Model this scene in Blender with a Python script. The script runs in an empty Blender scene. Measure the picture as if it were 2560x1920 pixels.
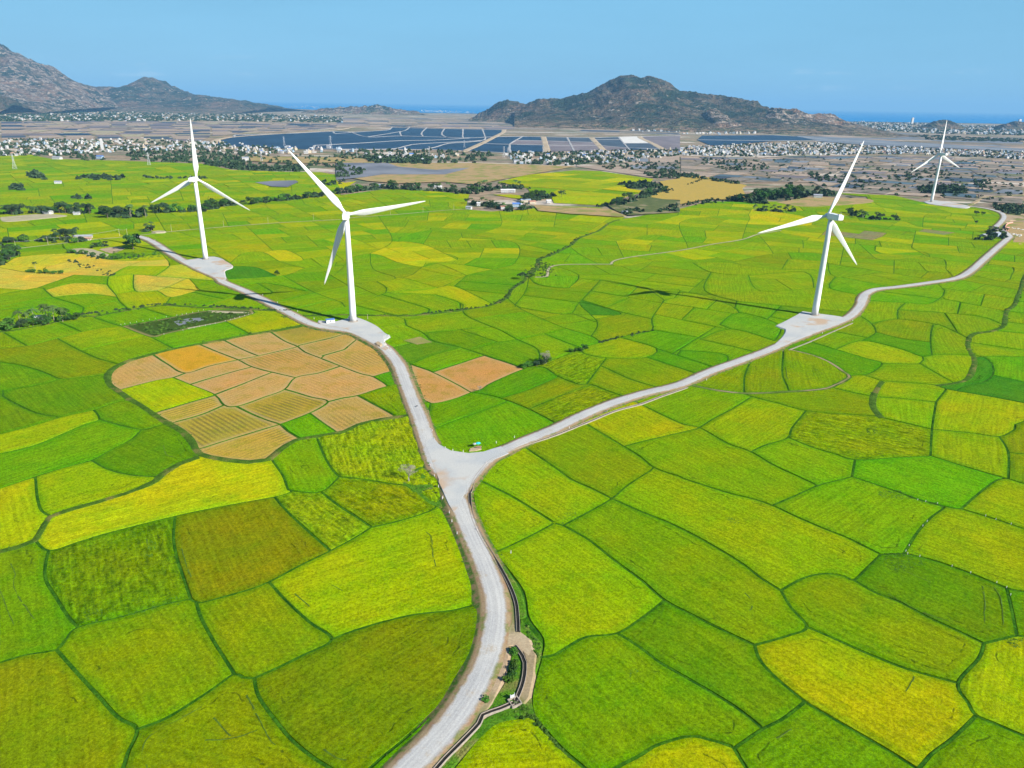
import bpy, bmesh, math, random
import numpy as np
from mathutils import Vector, Matrix, geometry
random.seed(7); RNG=np.random.default_rng(7)
S=bpy.context.scene

# ------------------------------------------------------------------ camera
CAM_H=165.0; F_PX=1820.0; ROLL=0.0155; PITCH=math.radians(21.0407)
cd=bpy.data.cameras.new('camera'); cam=bpy.data.objects.new('camera',cd); S.collection.objects.link(cam)
cd.sensor_fit='HORIZONTAL'; cd.sensor_width=36; cd.lens=F_PX/2560*36; cd.clip_start=1; cd.clip_end=400000
cam.location=(0,0,CAM_H)
cam.rotation_euler=(Matrix.Rotation(math.pi/2-PITCH,3,'X')@Matrix.Rotation(ROLL,3,'Z')).to_euler()
S.camera=cam
# ------------------------------------------------------------------ light
SUN_EL=math.radians(31); SUN_AZ=math.radians(-33.0)       # azimuth as mathematical angle from +X
w=bpy.data.worlds.new('World'); S.world=w; w.use_nodes=True
nt=w.node_tree; bg=nt.nodes['Background']
sky=nt.nodes.new('ShaderNodeTexSky'); sky.sky_type='NISHITA'; sky.sun_disc=False
sky.sun_elevation=SUN_EL; sky.sun_rotation=math.pi/2-SUN_AZ
sky.altitude=100; sky.air_density=1.0; sky.dust_density=0.1; sky.ozone_density=3.5
# the Nishita sky, drawn towards the even coastal blue of the day (warm near-horizon dust band removed)
tc=nt.nodes.new('ShaderNodeTexCoord'); sx=nt.nodes.new('ShaderNodeSeparateXYZ'); nt.links.new(tc.outputs['Generated'],sx.inputs[0])
cr=nt.nodes.new('ShaderNodeValToRGB'); cr.color_ramp.interpolation='B_SPLINE'; e=cr.color_ramp.elements
e[0].position=0.0; e[0].color=(.195,.485,.74,1); e[1].position=1.0; e[1].color=(.035,.125,.36,1)
for p_,c_ in ((.05,(.20,.51,.77,1)),(.14,(.215,.55,.815,1)),(.32,(.125,.37,.67,1)),(.6,(.06,.20,.47,1))): q_=e.new(p_); q_.color=c_
nt.links.new(sx.outputs['Z'],cr.inputs[0])
scl=nt.nodes.new('ShaderNodeVectorMath'); scl.operation='SCALE'; scl.inputs[3].default_value=6.3; nt.links.new(cr.outputs[0],scl.inputs[0])
mx=nt.nodes.new('ShaderNodeMix'); mx.data_type='RGBA'; mx.inputs[0].default_value=.9; nt.links.new(sky.outputs[0],mx.inputs[6]); nt.links.new(scl.outputs[0],mx.inputs[7])
# thin uneven veil and a few low far clouds over the sea
def wn(ty,**k):
    q=nt.nodes.new(ty)
    for a_,b_ in k.items(): setattr(q,a_,b_)
    return q
vm=wn('ShaderNodeVectorMath',operation='MULTIPLY'); vm.inputs[1].default_value=(1,1,7); nt.links.new(tc.outputs['Generated'],vm.inputs[0])
n1=wn('ShaderNodeTexNoise'); n1.inputs['Scale'].default_value=2.2; n1.inputs['Detail'].default_value=4; nt.links.new(vm.outputs[0],n1.inputs['Vector'])
n2=wn('ShaderNodeTexNoise'); n2.inputs['Scale'].default_value=16; n2.inputs['Detail'].default_value=5; nt.links.new(vm.outputs[0],n2.inputs['Vector'])
def mr(v,a_,b_,c_,d_):
    q=wn('ShaderNodeMapRange',interpolation_type='SMOOTHSTEP'); nt.links.new(v,q.inputs[0])
    for i_,k_ in enumerate((a_,b_,c_,d_)): q.inputs[i_+1].default_value=k_
    return q.outputs[0]
def mu(a_,b_):
    q=wn('ShaderNodeMath',operation='MULTIPLY'); nt.links.new(a_,q.inputs[0]); nt.links.new(b_,q.inputs[1]); return q.outputs[0]
cl=mu(mu(mr(n2.outputs['Fac'],.54,.70,0,.45),mr(sx.outputs['Z'],.014,.026,0,1)),mu(mr(sx.outputs['Z'],.030,.055,1,0),mr(n1.outputs['Fac'],.45,.6,0,1)))
veil=wn('ShaderNodeVectorMath',operation='SCALE'); nt.links.new(mx.outputs[2],veil.inputs[0]); nt.links.new(mr(n1.outputs['Fac'],.25,.75,.955,1.045),veil.inputs[3])
cm=wn('ShaderNodeMix',data_type='RGBA'); nt.links.new(cl,cm.inputs[0]); nt.links.new(veil.outputs[0],cm.inputs[6]); cm.inputs[7].default_value=(4.2,5.2,5.9,1)
nt.links.new(cm.outputs[2],bg.inputs[0]); bg.inputs[1].default_value=0.075
ld=bpy.data.lights.new('sun','SUN'); ld.energy=5.0; ld.angle=math.radians(0.5); ld.color=(1.0,0.95,0.87)
sun=bpy.data.objects.new('sun',ld); S.collection.objects.link(sun)
sdir=Vector((math.cos(SUN_EL)*math.cos(SUN_AZ),math.cos(SUN_EL)*math.sin(SUN_AZ),math.sin(SUN_EL)))
sun.rotation_euler=sdir.to_track_quat('Z','Y').to_euler(); sun.location=(0,0,900)
S.view_settings.view_transform='Standard'; S.view_settings.look='None'; S.view_settings.gamma=1
S.view_settings.use_curve_mapping=False; S.view_settings.exposure=1.1

# ------------------------------------------------------------------ survey: photo sighting -> point on the land
TILE={'A':(0,80,2.572),'B':(840,140,2.572),'C':(1700,220,2.572),'D':(0,440,2.572),'E':(840,440,2.572),'F':(1700,440,2.572),
 'G':(0,740,2.572),'H':(840,740,2.572),'I':(1700,740,2.572),'J':(0,1200,2.304),'K':(800,1200,2.304),'L':(1600,1200,2.304),
 'M':(560,700,5.267),'N':(1000,980,7.373),'O':(1120,1560,7.373),'P':(960,1120,11.06),'Q':(2360,520,11.06),'R':(0,740,9.217),'S':(0,560,5.267),'T':(1280,860,10.05),'U':(1140,470,8.508),'X':(0,0,1)}
def px(t,x,y):
    a=TILE[t]; return (a[0]+x/a[2], a[1]+y/a[2])
_c,_s=math.cos(ROLL),math.sin(ROLL); _cp,_sp=math.cos(PITCH),math.sin(PITCH)
def ray(p):
    dx,dy=p[0]-1280,p[1]-960
    u=dx*_c+dy*_s; v=-dx*_s+dy*_c
    return (u,F_PX*_cp-v*_sp,-F_PX*_sp-v*_cp)
def gnd(p,z=0.0):
    r=ray(p); t=(CAM_H-z)/max(-r[2],1e-3); return (r[0]*t,r[1]*t)
def at(t,x,y,z=0.0): return gnd(px(t,x,y),z)
def unproj(X,Y,Z=0):
    Z-=CAM_H; z=Y*_cp-Z*_sp; v=-(Y*_sp+Z*_cp)*F_PX/z; u=X*F_PX/z
    return (1280+u*_c-v*_s,960+u*_s+v*_c)

# ------------------------------------------------------------------ helpers
COL=S.collection
def link(o,parent=None):
    COL.objects.link(o)
    if parent is not None: o.parent=parent
    return o
def tag(o,label=None,cat=None,group=None,kind=None):
    if label: o['label']=label
    if cat: o['category']=cat
    if group: o['group']=group
    if kind: o['kind']=kind
    return o
def mesh(name,verts,faces,mats,mi=None,smooth=False):
    me=bpy.data.meshes.new(name); me.from_pydata([tuple(v) for v in verts],[],faces)
    for m in (mats if isinstance(mats,(list,tuple)) else [mats]): me.materials.append(m)
    if mi is not None: me.polygons.foreach_set('material_index',mi)
    if smooth: me.polygons.foreach_set('use_smooth',[True]*len(me.polygons))
    me.update(); return me
def obj(name,me,parent=None,loc=(0,0,0),rz=0,sc=None):
    o=bpy.data.objects.new(name,me); o.location=loc; o.rotation_euler=(0,0,rz)
    if sc is not None: o.scale=(sc,sc,sc) if not isinstance(sc,(tuple,list)) else sc
    return link(o,parent)
def empty(name,loc,rz=0,parent=None):
    return obj(name,None,parent,loc,rz)
class MB:
    def __init__(s): s.v=[]; s.f=[]; s.m=[]
    def add(s,v,f,m=0):
        b=len(s.v); s.v+=[tuple(q) for q in v]; s.f+=[tuple(b+i for i in q) for q in f]; s.m+=[m]*len(f)
    def box(s,c,d,rz=0,m=0,taper=1.0):
        x,y,z=d[0]/2,d[1]/2,d[2]/2; cc,ss=math.cos(rz),math.sin(rz); vs=[]
        for k,(a,b,e) in enumerate([(-x,-y,-z),(x,-y,-z),(x,y,-z),(-x,y,-z),(-x,-y,z),(x,-y,z),(x,y,z),(-x,y,z)]):
            if e>0: a*=taper; b*=taper
            vs.append((c[0]+a*cc-b*ss,c[1]+a*ss+b*cc,c[2]+e))
        s.add(vs,[(3,2,1,0),(4,5,6,7),(0,1,5,4),(1,2,6,5),(2,3,7,6),(3,0,4,7)],m)
    def tube(s,pts,rad,n=6,m=0,cap=True):
        pts=[Vector(p) for p in pts]; rings=[]
        if not isinstance(rad,(list,tuple)): rad=[rad]*len(pts)
        for i,p in enumerate(pts):
            d=(pts[min(i+1,len(pts)-1)]-pts[max(i-1,0)]).normalized()
            a=Vector((0,0,1)) if abs(d.z)<.9 else Vector((1,0,0))
            u=d.cross(a).normalized(); v=d.cross(u)
            rings.append([p+(u*math.cos(2*math.pi*k/n)+v*math.sin(2*math.pi*k/n))*rad[i] for k in range(n)])
        vs=[q for r in rings for q in r]; fs=[]
        for i in range(len(pts)-1):
            for k in range(n): fs.append((i*n+k,i*n+(k+1)%n,(i+1)*n+(k+1)%n,(i+1)*n+k))
        if cap: fs.append(tuple(range(n-1,-1,-1))); fs.append(tuple((len(pts)-1)*n+k for k in range(n)))
        s.add(vs,fs,m)
    def me(s,name,mats,smooth=False): return mesh(name,s.v,s.f,mats,s.m,smooth)
def vnoise(x,y,seed=0):
    x=np.asarray(x,float); y=np.asarray(y,float)
    xi=np.floor(x).astype(np.int64); yi=np.floor(y).astype(np.int64); xf=x-xi; yf=y-yi
    def h(a,b):
        n=(a*374761393+b*668265263+seed*1442695041)&0xffffffff
        n=((n^(n>>13))*1274126177)&0xffffffff
        return ((n^(n>>16))&0xffff)/65535.0
    u=xf*xf*(3-2*xf); v=yf*yf*(3-2*yf)
    return (h(xi,yi)*(1-u)+h(xi+1,yi)*u)*(1-v)+(h(xi,yi+1)*(1-u)+h(xi+1,yi+1)*u)*v
def fbm(x,y,o=5,seed=0,ridge=False):
    t=0; a=.5; n=0
    for k in range(o):
        q=vnoise(x*2**k+17*k,y*2**k-9*k,seed+k)
        if ridge: q=1-abs(2*q-1)
        t=t+a*q; n+=a; a*=.5
    return t/n

# ------------------------------------------------------------------ materials
class NT:
    def __init__(s,name):
        s.m=bpy.data.materials.new(name); s.m.use_nodes=True; s.t=s.m.node_tree; s.b=s.t.nodes['Principled BSDF']
        s.b.inputs['Roughness'].default_value=.85; s.b.inputs['Specular IOR Level'].default_value=.03
        g=s.n('ShaderNodeNewGeometry'); s.pos=g.outputs['Position']
    def n(s,ty,**k):
        q=s.t.nodes.new(ty)
        for a,b in k.items(): setattr(q,a,b)
        return q
    def set(s,inp,v):
        if hasattr(v,'is_output') or isinstance(v,bpy.types.NodeSocket): s.t.links.new(v,inp)
        else:
            if isinstance(v,(tuple,list)) and len(v)==3 and inp.type=='RGBA': v=tuple(v)+(1,)
            inp.default_value=v
    def attr(s,name,ty='Fac'):
        a=s.n('ShaderNodeAttribute',attribute_name=name); return a.outputs[ty]
    def noise(s,sc,vec=None,det=2,dim='3D',rough=.5):
        q=s.n('ShaderNodeTexNoise'); q.inputs['Scale'].default_value=sc; q.inputs['Detail'].default_value=det; q.inputs['Roughness'].default_value=rough
        s.t.links.new(vec if vec is not None else s.pos,q.inputs['Vector']); return q.outputs['Fac']
    def math(s,op,a,b=0.0,c=0.0,clamp=False):
        q=s.n('ShaderNodeMath',operation=op,use_clamp=clamp)
        s.set(q.inputs[0],a); s.set(q.inputs[1],b); s.set(q.inputs[2],c); return q.outputs[0]
    def rng(s,v,a,b,c=0.0,d=1.0,smooth=True):
        q=s.n('ShaderNodeMapRange'); q.interpolation_type='SMOOTHSTEP' if smooth else 'LINEAR'
        s.set(q.inputs[0],v)
        for i,k in enumerate((a,b,c,d)): q.inputs[i+1].default_value=k
        return q.outputs[0]
    def mix(s,f,a,b,blend='MIX'):
        q=s.n('ShaderNodeMix',data_type='RGBA',blend_type=blend)
        s.set(q.inputs[0],f); s.set(q.inputs[6],a); s.set(q.inputs[7],b); return q.outputs[2]
    def scale(s,col,f):   # colour * scalar
        q=s.n('ShaderNodeVectorMath',operation='SCALE'); s.set(q.inputs[0],col); s.set(q.inputs[3],f); return q.outputs[0]
    def vmul(s,vec,v):
        q=s.n('ShaderNodeVectorMath',operation='MULTIPLY'); s.set(q.inputs[0],vec); q.inputs[1].default_value=v; return q.outputs[0]
    def bump(s,h,st=1.0,dist=.2):
        q=s.n('ShaderNodeBump'); q.inputs['Strength'].default_value=st; q.inputs['Distance'].default_value=dist
        s.t.links.new(h,q.inputs['Height']); s.t.links.new(q.outputs[0],s.b.inputs['Normal'])
    def out(s,col,rough=None):
        s.set(s.b.inputs['Base Color'],col)
        if rough is not None: s.b.inputs['Roughness'].default_value=rough
        return s.m
def plain(name,col,rough=.7,var=.12,sc=.5,spec=.2):
    k=NT(name); f=k.rng(k.noise(sc,det=3),.3,.7,1-var,1+var)
    k.b.inputs['Specular IOR Level'].default_value=spec
    return k.out(k.scale(col,f),rough)

M={}
# rice canopy: tint per paddy, rows along the paddy's long axis, wheel gaps following its edge
def rice_mat(name,lump):
    k=NT(name); tint=k.attr('tint','Color'); edge=k.attr('edge'); k.b.inputs['Specular IOR Level'].default_value=.0
    uv=k.n('ShaderNodeUVMap',uv_map='rows').outputs[0]
    big=k.noise(.028,det=3); mid=k.noise(.16,det=3,rough=.6); fine=k.noise(1.1,det=3,rough=.7); fine2=k.noise(3.2,det=1)
    rows=k.noise(1.0,k.vmul(uv,(.035,.75,1)),det=2); brd=k.noise(1.0,k.vmul(uv,(.012,.09,1)),det=2)
    warm=k.mix(k.rng(big,.35,.68),k.mix(1.0,tint,(.84,1.02,.95),'MULTIPLY'),k.mix(1.0,tint,(1.12,1.01,.9),'MULTIPLY'))
    warm=k.mix(k.rng(mid,.48,.68,0,.9),warm,k.mix(1.0,warm,(.80,.93,1.0),'MULTIPLY')); warm=k.mix(k.rng(k.noise(.075,det=4,rough=.6,vec=k.vmul(k.pos,(1,1,3))),.52,.68,0,.8),warm,k.mix(1.0,warm,(1.18,1.10,1.0),'MULTIPLY'))
    warm=k.mix(k.rng(brd,.45,.7,0,.55),warm,k.mix(1.0,warm,(1.10,1.05,.8),'MULTIPLY'))
    f=k.rng(fine,.3,.7,.70,1.30); f=k.math('MULTIPLY',f,k.rng(fine2,.3,.7,.80,1.20)); f=k.math('MULTIPLY',f,k.rng(rows,.3,.7,.86,1.12))
    col=k.scale(warm,f)
    # bare wheel gaps a few metres in from the bund
    e=k.math('ADD',edge,k.rng(k.noise(.09,det=2),.2,.8,-1.6,1.6)); gap=None
    for d,lo in ((4.2,.50),(9.5,.56)):
        g=k.math('MULTIPLY',k.rng(k.math('ABSOLUTE',k.math('SUBTRACT',e,d)),.14,.42,1,0),k.rng(k.noise(.05,det=3,vec=k.vmul(k.pos,(1,1,d))),lo+.03,lo+.10))
        gap=g if gap is None else k.math('MAXIMUM',gap,g)
    gap=k.math('MULTIPLY',gap,k.rng(k.noise(.5,det=2),.40,.56))
    wl=k.math('MULTIPLY',k.rng(k.math('ABSOLUTE',k.math('SUBTRACT',k.noise(1.0,k.vmul(uv,(.02,.11,1)),det=1),.5)),.0,.011,1,0),k.rng(k.noise(.045,det=2),.54,.60))
    gap=k.math('MAXIMUM',gap,k.math('MULTIPLY',wl,.35))
    col=k.mix(k.math('MULTIPLY',gap,.6),col,(.020,.042,.004))
    # fresh greener fringe along the bund
    col=k.mix(k.rng(k.math('ADD',edge,k.rng(mid,.3,.7,-1.2,1.2)),.4,3.2,.7,0),col,k.mix(1.0,col,(.60,.92,.9),'MULTIPLY'))
    if lump:
        l=k.noise(.42,det=4,rough=.65,vec=k.vmul(k.pos,(1,1,1))); l2=k.noise(1.0,k.vmul(uv,(.12,.55,1)),det=3)
        ll=k.math('ADD',k.math('MULTIPLY',l,.5),k.math('MULTIPLY',l2,.5))
        col=k.mix(k.rng(ll,.40,.52,.8,0),col,k.mix(1.0,col,(.42,.52,.6),'MULTIPLY')); col=k.mix(k.rng(ll,.53,.62),col,k.mix(1.0,col,(1.28,1.30,1.2),'MULTIPLY'))
        h=k.math('ADD',k.math('MULTIPLY',ll,3.5),k.math('MULTIPLY',fine,.5)); k.bump(h,.9,.5)
    else:
        h=k.math('ADD',k.math('MULTIPLY',fine,.7),k.math('MULTIPLY',k.math('SUBTRACT',rows,gap),.45)); k.bump(h,.75,.45)
    return k.out(col,.9)
M['rice']=rice_mat('rice_canopy',False); M['lodged']=rice_mat('lodged_rice_canopy',True)
def stubble_mat():
    k=NT('rice_stubble'); tint=k.attr('tint','Color'); edge=k.attr('edge')
    uv=k.n('ShaderNodeUVMap',uv_map='rows').outputs[0]
    wv=k.n('ShaderNodeTexWave',wave_type='BANDS',bands_direction='Y'); wv.inputs['Scale'].default_value=.11; wv.inputs['Distortion'].default_value=1.6; wv.inputs['Detail'].default_value=2; wv.inputs['Detail Scale'].default_value=.35
    k.t.links.new(uv,wv.inputs['Vector'])
    fine=k.noise(1.3,det=3,rough=.7); big=k.noise(.05,det=3); patch=k.noise(.032,det=1)
    st=k.attr('rowamt')
    row=k.math('MULTIPLY',k.rng(wv.outputs['Fac'],.3,.85),k.rng(patch,.42,.55,.35,1.0)); row=k.math('MULTIPLY',row,st); row=k.math('MULTIPLY',row,k.rng(k.noise(.5,det=2),.25,.6,.5,1))
    col=k.scale(k.mix(k.rng(big,.3,.7),tint,k.mix(1.0,tint,(1.12,.98,.86),'MULTIPLY')),k.rng(fine,.3,.7,.74,1.24)); col=k.mix(k.rng(k.noise(.11,det=4,rough=.7),.50,.62,0,.7),col,k.mix(1.0,col,(.72,.86,.45),'MULTIPLY'))
    col=k.mix(k.math('MULTIPLY',row,.75),col,(.115,.095,.022))
    col=k.mix(k.rng(edge,.5,3.5,.5,0),col,(.34,.25,.11))
    k.bump(k.math('ADD',fine,k.math('MULTIPLY',row,-.6)),.6,.3); return k.out(col,.95)
M['stubble']=stubble_mat()
def grass_mat(name,a,b,dry=None):
    k=NT(name); n1=k.noise(.22,det=4,rough=.65); n2=k.noise(1.6,det=3,rough=.7)
    col=k.mix(k.rng(n1,.35,.65),a,b)
    if dry: col=k.mix(k.rng(k.noise(.09,det=4),.52,.66),col,dry)
    k.bump(n2,.9,.5); return k.out(k.scale(col,k.rng(n2,.25,.75,.55,1.4)),.95)
M['bund']=grass_mat('bund_grass',(.018,.078,.003),(.045,.135,.004))
M['dykeg']=grass_mat('dyke_grass',(.032,.080,.006),(.065,.125,.010),(.13,.13,.03))
M['verge']=grass_mat('verge_grass',(.045,.135,.006),(.08,.18,.010),(.15,.15,.04))
def road_mat():
    k=NT('gravel_road'); ac=k.attr('across'); hw=k.attr('halfw'); sh=k.attr('shoulder')
    a=k.math('ABSOLUTE',ac); n=k.noise(.35,det=4,rough=.6); wob=k.math('MULTIPLY',k.math('SUBTRACT',n,.5),2.6)
    fine=k.noise(2.2,det=3,rough=.7); big=k.noise(.05,det=3)
    grav=k.mix(k.rng(big,.35,.65),(.345,.34,.325),(.40,.39,.36))
    al=k.attr('along'); cx_=k.n('ShaderNodeCombineXYZ'); k.set(cx_.inputs[0],k.math('MULTIPLY',ac,.8)); k.set(cx_.inputs[1],k.math('MULTIPLY',al,.025)); strk=k.noise(1.0,cx_.outputs[0],det=4,rough=.65)
    grav=k.scale(grav,k.rng(strk,.3,.7,.91,1.07)); grav=k.mix(k.rng(k.noise(.12,det=4,rough=.7),.56,.7,0,.6),grav,(.33,.27,.19))
    tr=None
    for c in (.75,2.1):
        t=k.rng(k.math('ABSOLUTE',k.math('SUBTRACT',k.math('ABSOLUTE',k.math('SUBTRACT',ac,.3)),c)),.12,.55,1,0); tr=t if tr is None else k.math('MAXIMUM',tr,t)
    grav=k.mix(k.math('MULTIPLY',tr,k.rng(strk,.35,.65,.15,.65)),grav,(.43,.425,.39))
    dirt=k.mix(k.rng(n,.35,.65),(.23,.145,.08),(.28,.21,.12)); dirt=k.mix(k.rng(k.noise(.16,det=4,rough=.7),.52,.62,0,.8),dirt,(.12,.15,.035))
    slope=k.mix(k.rng(n,.42,.6),(.05,.11,.014),(.17,.13,.06))
    aw=k.math('ADD',a,wob)
    col=k.mix(k.rng(k.math('SUBTRACT',aw,hw),-.6,.9),grav,dirt)
    col=k.mix(k.rng(k.math('SUBTRACT',aw,k.math('ADD',hw,sh)),-.3,.9),col,slope)
    col=k.scale(col,k.rng(fine,.25,.75,.86,1.12)); k.bump(k.math('ADD',fine,k.math('MULTIPLY',n,.8)),.35,.15)
    return k.out(col,.95)
M['road']=road_mat()
def pad_mat():
    k=NT('gravel_pad'); n=k.noise(.06,det=4,rough=.55); f=k.noise(2.0,det=3,rough=.7)
    col=k.mix(k.rng(n,.35,.6),(.345,.355,.345),(.40,.395,.365)); col=k.mix(k.rng(k.noise(.045,det=3,vec=k.vmul(k.pos,(1,1,9))),.52,.64),col,(.38,.28,.19))
    k.bump(f,.3,.1); return k.out(k.scale(col,k.rng(f,.25,.75,.88,1.1)),.95)
M['pad']=pad_mat()
def dirt_mat(name,a,b,c=None):
    k=NT(name); n=k.noise(.08,det=5,rough=.6); f=k.noise(1.2,det=3,rough=.7)
    col=k.mix(k.rng(n,.35,.65),a,b)
    if c: col=k.mix(k.rng(k.noise(.03,det=4,vec=k.vmul(k.pos,(1,1,5))),.5,.62),col,c)
    k.bump(f,.4,.2); return k.out(k.scale(col,k.rng(f,.3,.7,.85,1.15)),.95)
M['path']=dirt_mat('pale_dirt_path',(.34,.30,.19),(.28,.25,.15))
M['rdirt']=dirt_mat('red_brown_dirt',(.30,.21,.13),(.34,.27,.17),(.14,.15,.05))
M['fallow']=dirt_mat('fallow_ground',(.07,.09,.03),(.10,.115,.04),(.2,.17,.09))
M['dry']=dirt_mat('dry_soil',(.33,.225,.10),(.27,.20,.09),(.19,.19,.05))
M['conc']=plain('canal_concrete',(.27,.23,.185),.9,.15,1.2)
M['dark']=plain('shaded_wet_bed',(.02,.018,.013),.6,.2,1)  # dark water, near-black so the colour also holds the channel's inner shade
def plain_mat():     # dry coastal plain: soil, scrub, thin fields
    k=NT('coastal_plain_soil'); st=k.vmul(k.pos,(.35,1,1))
    n=k.noise(.004,st,det=5,rough=.62); m=k.noise(.012,st,det=5,rough=.65); q=k.noise(.05,det=4,rough=.7)
    col=k.mix(k.rng(n,.38,.62),(.27,.195,.125),(.20,.16,.115)); col=k.mix(k.rng(m,.48,.60),col,(.11,.13,.065))
    col=k.mix(k.rng(k.noise(.007,k.vmul(k.pos,(.4,1,3)),det=4),.57,.62),col,(.42,.36,.29)); return k.out(k.scale(col,k.rng(q,.3,.7,.7,1.25)),.95)
M['plain']=plain_mat()
def pond_mat(name,col,rough=.25,var=.2):
    k=NT(name); n=k.noise(.01,k.vmul(k.pos,(1,.6,1)),det=4); k.b.inputs['Specular IOR Level'].default_value=.12
    k.bump(k.noise(.4,det=3),.25,.3)
    return k.out(k.scale(col,k.rng(n,.3,.7,1-var,1+var)),rough)
M['brine']=pond_mat('deep_blue_brine',(.015,.040,.072),.6)
M['brine2']=pond_mat('mauve_brine',(.16,.13,.125),.6)
M['brine3']=pond_mat('grey_blue_brine',(.05,.065,.08),.6)
M['salt']=plain('white_salt_pan',(.55,.52,.46),.8,.08,.02)
M['mud']=dirt_mat('pond_mud',(.17,.145,.11),(.22,.185,.15),(.13,.125,.085)); M['tan']=dirt_mat('pan_floor_soil',(.33,.25,.18),(.27,.215,.165))
M['pond']=pond_mat('grey_pond_water',(.15,.16,.17),.6); M['teal']=pond_mat('teal_pond_water',(.07,.105,.12),.6)
M['sea']=pond_mat('open_sea_water',(.002,.15,.36),.6,.12); M['sea'].node_tree.nodes['Principled BSDF'].inputs['Specular IOR Level'].default_value=.05
M['flood']=pond_mat('flooded_paddy_water',(.15,.145,.15),.5,.3)
def hill_mat():
    k=NT('granite_scrub_hillside'); rk=k.attr('rocky'); st=k.vmul(k.pos,(1,1,1.8))
    a=k.noise(.0032,st,det=6,rough=.68); b=k.noise(.0085,st,det=5,rough=.74); c=k.noise(.0016,st,det=4); d=k.noise(.019,st,det=4,rough=.75)
    col=k.mix(k.rng(a,.44,.56),(.030,.046,.026),(.13,.10,.065)); col=k.mix(k.rng(d,.46,.6,0,.8),col,(.030,.046,.025))
    col=k.mix(k.math('MULTIPLY',k.rng(c,.5,.6),k.rng(rk,0,.6,.5,1)),col,k.mix(k.rng(b,.4,.6),(.25,.155,.10),(.05,.055,.033)))
    rock=k.mix(k.rng(d,.4,.6),(.14,.11,.09),(.37,.295,.23))
    thr=k.math('ADD',k.math('ADD',k.math('MULTIPLY',b,.6),k.math('MULTIPLY',d,.4)),k.math('MULTIPLY',rk,.085)); col=k.mix(k.rng(thr,.578,.62),col,rock)
    sp=k.n('ShaderNodeSeparateXYZ'); k.t.links.new(k.pos,sp.inputs[0]); apron=k.mix(k.rng(b,.45,.58),(.24,.17,.11),(.07,.085,.04))
    z=k.math('ADD',sp.outputs['Z'],k.rng(a,.3,.7,-28,28)); col=k.mix(k.rng(z,18,50,1,0),col,apron)
    vo=k.n('ShaderNodeTexVoronoi'); vo.inputs['Scale'].default_value=.012; k.t.links.new(st,vo.inputs['Vector'])
    h=k.math('ADD',k.math('ADD',k.math('MULTIPLY',a,3.0),k.math('MULTIPLY',b,1.6)),k.math('MULTIPLY',vo.outputs['Distance'],.4)); k.bump(h,1.0,85)
    return k.out(col,.95)
M['hill']=hill_mat()
def leaf_mat(name,a,b):
    k=NT(name); tr=k.attr('shade'); oi=k.n('ShaderNodeObjectInfo')
    col=k.mix(tr,a,b); hs=k.n('ShaderNodeHueSaturation'); k.set(hs.inputs['Hue'],k.rng(oi.outputs['Random'],0,1,.485,.515)); k.set(hs.inputs['Value'],k.rng(oi.outputs['Random'],0,1,.8,1.25)); k.set(hs.inputs['Color'],col)
    k.b.inputs['Roughness'].default_value=.7; return k.out(hs.outputs[0],.75)
M['leaf']=leaf_mat('broad_leaves',(.018,.055,.012),(.055,.115,.022)); M['leafd']=leaf_mat('dusty_dark_leaves',(.02,.045,.02),(.05,.085,.035))
M['leafg']=leaf_mat('fresh_leaves',(.035,.10,.012),(.075,.16,.02)); M['palm']=leaf_mat('palm_fronds',(.03,.065,.015),(.08,.13,.035))
M['twig']=plain('grey_bare_twigs',(.26,.235,.19),.9); M['bark']=plain('brown_bark',(.13,.10,.07),.9); M['pbark']=plain('pale_palm_bark',(.25,.21,.16),.9)
def turb_mat():
    k=NT('white_turbine_coating'); k.b.inputs['Specular IOR Level'].default_value=.4
    n=k.noise(.25,k.vmul(k.pos,(2,2,.25)),det=4)
    return k.out(k.scale((.66,.66,.65),k.rng(n,.35,.75,1.0,.93)),.38)
M['white']=turb_mat(); M['grey']=plain('light_grey_steel',(.45,.46,.47),.5); M['dgrey']=plain('dark_grey_metal',(.07,.07,.08),.5)
for nm,c in dict(wall_w=(.43,.425,.41),wall_c=(.42,.36,.26),wall_b=(.28,.37,.44),roof_t=(.27,.28,.31),roof_g=(.22,.28,.33),roof_r=(.33,.17,.12),roof_b=(.08,.17,.42),roof_w=(.56,.56,.55),turq=(.04,.50,.52),blue=(.05,.13,.42),red=(.42,.06,.04),navy=(.03,.03,.10),glass=(.03,.04,.05),pink=(.62,.30,.25),skin=(.35,.2,.13)).items():
    M[nm]=plain(nm+'_paint',c,.6,.08,.3)

M['trackv']=dirt_mat('weedy_track_soil',(.20,.16,.08),(.26,.20,.12),(.10,.135,.03)); M['gapm']=plain('trampled_dark_rice',(.055,.105,.006),.95,.3,1); M['gold']=dirt_mat('ripe_golden_stubble',(.36,.245,.05),(.31,.23,.05)); M['tan2']=plain('dirt_dyke',(.36,.28,.18),.95,.12,.02); M['pale']=plain('pale_pond_dyke',(.30,.29,.275),.95,.1,.02)
HAZE=3.3e-5

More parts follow.
